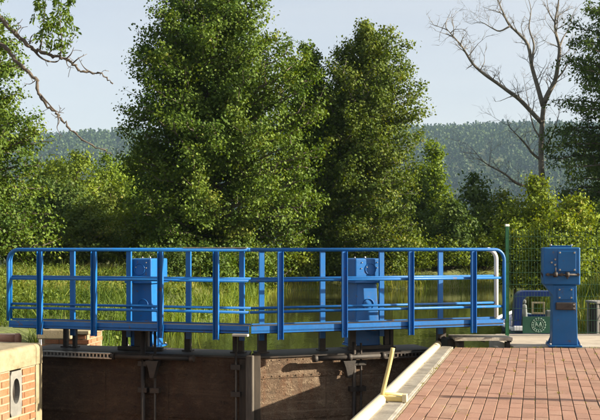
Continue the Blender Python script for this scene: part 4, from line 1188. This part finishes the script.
side = [([(33, 49), (40, 57), (48, 61), (56, 62), (60, 59)], .018), ([(20, 41), (17, 32), (21, 26), (14, 25)], .012), ([(66, 59), (71, 54), (74, 47)], .012), ([(73, 63), (79, 58), (87, 54)], .011),
        ([(88, 71), (83, 66), (78, 57)], .010), ([(40, 94), (48, 103), (56, 111), (64, 113)], .014), ([(58, 115), (59, 122), (57, 128), (62, 137)], .010), ([(57, 117), (60, 110), (59, 105)], .008),
        ([(30, 44), (31, 37), (35, 33)], .009), ([(48, 54), (56, 47), (66, 45), (72, 46)], .009), ([(36, 80), (30, 84), (24, 83)], .008), ([(66, 59), (68, 66), (74, 68)], .008), ([(100, 75), (103, 71), (106, 70)], .005),
        ([(40, 50), (42, 38), (44, 20), (46, -6)], .014), ([(60, 56), (62, 42), (60, 22), (62, -8)], .012)]
for pts, r0 in side:
    path = smoothpath([QL(x, y, rr.uniform(-.12, .12)) for x, y in pts], 4); n = len(path)
    m = MB(); m.tube(path, [max(.003, r0*(1 - .75*i/(n-1))) for i in range(n)], 5)
    for i in range(2, n, 4): twigs(m, rr, path[i], Vector((rr.gauss(.2, .8), rr.gauss(0, .6), rr.gauss(.1, .8))).normalized(), rr.uniform(.08, .2), .004, 0)
    m.build('side_twig', BARK_TWIG, lt)
# hanging leaf sprays
rg = np.random.default_rng(8); LC = []; LD = []
for k in range(58):
    px = rg.uniform(36, 74); py0 = rg.uniform(-14, 30); 
    top = QL(px, py0, rg.uniform(-.35, .35)); ln = rg.uniform(.10, .28)
    if px > 66: ln *= .7
    d = Vector((rg.normal()*.5, rg.normal()*.5, -.75)).normalized()
    mtw = 16
    for q in range(mtw):
        c = np.array(top + d*ln*(q/mtw)); side_ = rand_unit(rg, 1)[0]*.035
        LC.append(c + side_); dd = np.array(d)*.6 + side_/.035*.8 + np.array([0, 0, -.2]); LD.append(dd/np.linalg.norm(dd))
for (px, py) in [(66, 44), (60, 48), (52, 40), (70, 36), (56, 30), (14, 26), (62, 52), (46, 36), (48, 46), (38, 40), (58, 46)]:
    for q in range(26):
        LC.append(np.array(QL(px + rg.normal()*3.2, py + rg.normal()*3, rg.normal()*.1))); dd = rand_unit(rg, 1)[0] + np.array([0, 0, -.6]); LD.append(dd/np.linalg.norm(dd))
C = np.array(LC); Dd = np.array(LD); n = len(C); sz = rg.uniform(.05, .09, n)
leaf_object('crown', C, Dd, rand_unit(rg, n), sz, sz*.38, rg.uniform(.1, .8, n), LEAF_ALDER, lt)

# ------------------------------------------------------------------ far wooded hill
rg = np.random.default_rng(21)
def far_wood(n, name, label, ylo, yhi, xk):
    Y = rg.uniform(ylo, yhi, n); X = rg.uniform(-1, 1, n)*(xk*Y)
    Z = hill_h(X, Y); per = 21
    hgt = rg.uniform(12, 20, n); rad = rg.uniform(4.2, 7.2, n); con = rg.random(n) < .45
    hgt = np.where(con, hgt*1.15, hgt); rad = np.where(con, rad*.75, rad)
    t = rg.random((n, per))**.9; az = rg.random((n, per))*2*math.pi
    shape = np.where(con[:, None], (1 - t)*1.05 + .06, np.sqrt(np.clip(1 - (2*t - .9)**2/1.25, 0.02, 1)))
    rr_ = rad[:, None]*shape*np.sqrt(rg.uniform(.35, 1, (n, per)))
    C = np.stack([X[:, None] + np.cos(az)*rr_, Y[:, None] + np.sin(az)*rr_, Z[:, None] + 1.0 + t*hgt[:, None]], 2).reshape(-1, 3)
    out = np.stack([np.cos(az), np.sin(az), np.full_like(az, .35)], 2).reshape(-1, 3)
    m = n*per; Nn = out + rg.normal(size=(m, 3))*.3; Nn /= np.linalg.norm(Nn, axis=1, keepdims=True)
    Dd = np.cross(Nn, rand_unit(rg, m)); Dd /= np.linalg.norm(Dd, axis=1, keepdims=True)
    sz = rg.uniform(2.6, 4.8, m); tint = np.clip(np.repeat(rg.normal(.42, .17, n) + (vnoise(X, Y, 130, 8) - .5)*.8, per) + rg.normal(size=m)*.05, 0, 1)
    o = leaf_object(name, C, Dd, Nn, sz, sz*.85, tint, LEAF_FAR); tag(o, label, 'forest', kind='stuff')
far_wood(9300, 'hill_forest', 'hazy blue green forest covering the distant hill', 800, 1710, .37)

# ------------------------------------------------------------------ grasses
def blades(name, label, X, Y, hmin, hmax, wid, mat, seed, parent=None, lean_=.35, z_=None):
    rg = np.random.default_rng(seed); n = len(X)
    Z = ground_h(X, Y) if z_ is None else z_
    h = rg.uniform(hmin, hmax, n)*(.35 + 1.3*vnoise(X, Y, 1.1, 11))*(1 + .9*(rg.random(n) < .03)); az = rg.random(n)*2*math.pi; ln = rg.uniform(.05, lean_, n)*h
    dx, dy = np.cos(az), np.sin(az); wv = wid*rg.uniform(.6, 1.3, n)
    f = rg.random(n)*2*math.pi; sx, sy = np.cos(f)*wv/2, np.sin(f)*wv/2
    v = np.empty((n, 2, 4, 3))
    b0 = np.stack([X, Y, Z - .03], 1); mid = b0 + np.stack([dx*ln*.35, dy*ln*.35, h*.6], 1); tip = b0 + np.stack([dx*ln*1.2, dy*ln*1.2, h], 1)
    s = np.stack([sx, sy, np.zeros(n)], 1)
    v[:, 0, 0] = b0 - s; v[:, 0, 1] = b0 + s; v[:, 0, 2] = mid + s*.8; v[:, 0, 3] = mid - s*.8
    v[:, 1, 0] = mid - s*.8; v[:, 1, 1] = mid + s*.8; v[:, 1, 2] = tip + s*.12; v[:, 1, 3] = tip - s*.12
    tint = np.clip((vnoise(X, Y, 0.8, 4) - .5)*.7 + (vnoise(X, Y, 3.2, 6) - .5)*.8 + .47 + rg.normal(size=n)*.15, 0, 1)  # random blade tone; broad patches also stand in for tree shade on the meadow
    o = quads_object(name, v.reshape(-1, 3), n*2, np.repeat(tint, 8), mat); tag(o, label, 'grass', kind='stuff'); return o
def scatter_pts(n, x0, x1, y0, y1, seed, cond, bias=1.0):
    rg = np.random.default_rng(seed); X = rg.uniform(x0, x1, n); Y = y0 + (y1 - y0)*rg.random(n)**bias
    k = cond(X, Y); return X[k], Y[k]
sdc = canal_sd
X, Y = scatter_pts(82000, -16, 0, 16.0, 44, 1, lambda X, Y: (sdc(X, Y) > .02) & (X/Y > -.40) & (np.hypot(X + 0, Y*0) >= 0) & ((Y > 16.9) | (sdc(X, Y) < .8)), 1.3)
blades('meadow_grass', 'tall sunlit meadow grass on the left bank', X, Y, .10, .38, .017, GRASS_M, 2, lean_=.9)
X, Y = scatter_pts(70000, -8, 12, 15.6, 47, 3, lambda X, Y: (sdc(X, Y) > -.25) & (sdc(X, Y) < .8) & (Y > 15.9) & (Y > 24) | ((sdc(X, Y) > -.25) & (sdc(X, Y) < .55) & (Y > 15.8) & (X < 2)))
blades('bank_reeds', 'reeds fringing the far bank and the canal edge', X, Y, .3, .75, .02, REED_M, 4, lean_=.5)
X, Y = scatter_pts(75000, 5.6, 26, 15.6, 44, 5, lambda X, Y: (sdc(X, Y) > .02) & (X/Y < .44), 1.4)
blades('bank_grass', 'long sunny grass on the right bank behind the fence', X, Y, .25, .75, .022, GRASS_M, 6)
# broad-leaved herbs among the grass
rg = np.random.default_rng(14); X, Y = scatter_pts(9000, -15, -1, 16.8, 40, 15, lambda X, Y: (sdc(X, Y) > .05) & (X/Y > -.40) & (vnoise(X, Y, 1.6, 13) > .5), 1.3)
n = len(X); k_ = 4; X = np.repeat(X, k_) + rg.normal(size=n*k_)*.07; Y = np.repeat(Y, k_) + rg.normal(size=n*k_)*.07; n = len(X)
Z = ground_h(X, Y) + rg.uniform(.08, .5, n)*(.4 + .9*vnoise(X, Y, 1.1, 11)); sz = rg.uniform(.05, .12, n)
Dd = rand_unit(rg, n); Nn = rand_unit(rg, n) + np.array([.2, 0, .6]); Nn /= np.linalg.norm(Nn, axis=1, keepdims=True); Dd = np.cross(Nn, Dd); Dd /= np.linalg.norm(Dd, axis=1, keepdims=True)
o = leaf_object('meadow_herbs', np.stack([X, Y, Z], 1), Dd, Nn, sz, sz*.6, np.clip(vnoise(X, Y, 1.0, 4)*.7 + rg.normal(size=n)*.15, 0, 1), LEAF_OLIVE); tag(o, 'broad leaved herbs mixed into the left meadow', 'herbs', kind='stuff')
# weeds growing in the joints of the quay
rg = np.random.default_rng(9); wx = []; wy = []
for k in range(170):
    if rg.random() < .55:
        s = .322 + PW*rg.integers(0, 24); t = rg.uniform(-7.5, -.5)
    elif rg.random() < .55:
        s = rg.choice([.30, .31, .10]); t = rg.uniform(-7.5, -.45)
    else:
        q_x = rg.uniform(2.3, 4.6); q = Vector((q_x, PAV_FAR(q_x) + .01, 0)) - K; s = q.dot(CR); t = q.dot(AX)
    q = quay_pt(t, s); nb_ = rg.integers(4, 16); sp_ = rg.uniform(.008, .035)
    wx += list(q.x + rg.normal(size=nb_)*sp_); wy += list(q.y + rg.normal(size=nb_)*sp_)
X = np.array(wx); Y = np.array(wy)
blades('joint_weeds', 'small weeds sprouting from the joints of the quay blocks', X, Y, .010, .045, .008, WEED_M, 10, z_=np.full(len(X), .012), lean_=1.2)
# moss and small weeds on the left coping and gate seams
# ------------------------------------------------------------------ air
hz = MB(); hz.box(-2600, 2600, -300, 3000, -12, 262)
t = NT('valley_haze'); t.t.nodes.remove(t.b)
vol = t.n('ShaderNodeVolumePrincipled'); vol.inputs['Color'].default_value = (0.48, 0.71, 1.0, 1); vol.inputs['Density'].default_value = 0.000105; vol.inputs['Anisotropy'].default_value = 0.0
t.l(vol.outputs[0], t.out.inputs['Volume'])
HAZE = True
if HAZE:
    o = hz.build('haze', t.m); tag(o, 'thin blue evening haze over the valley', 'haze', kind='stuff')
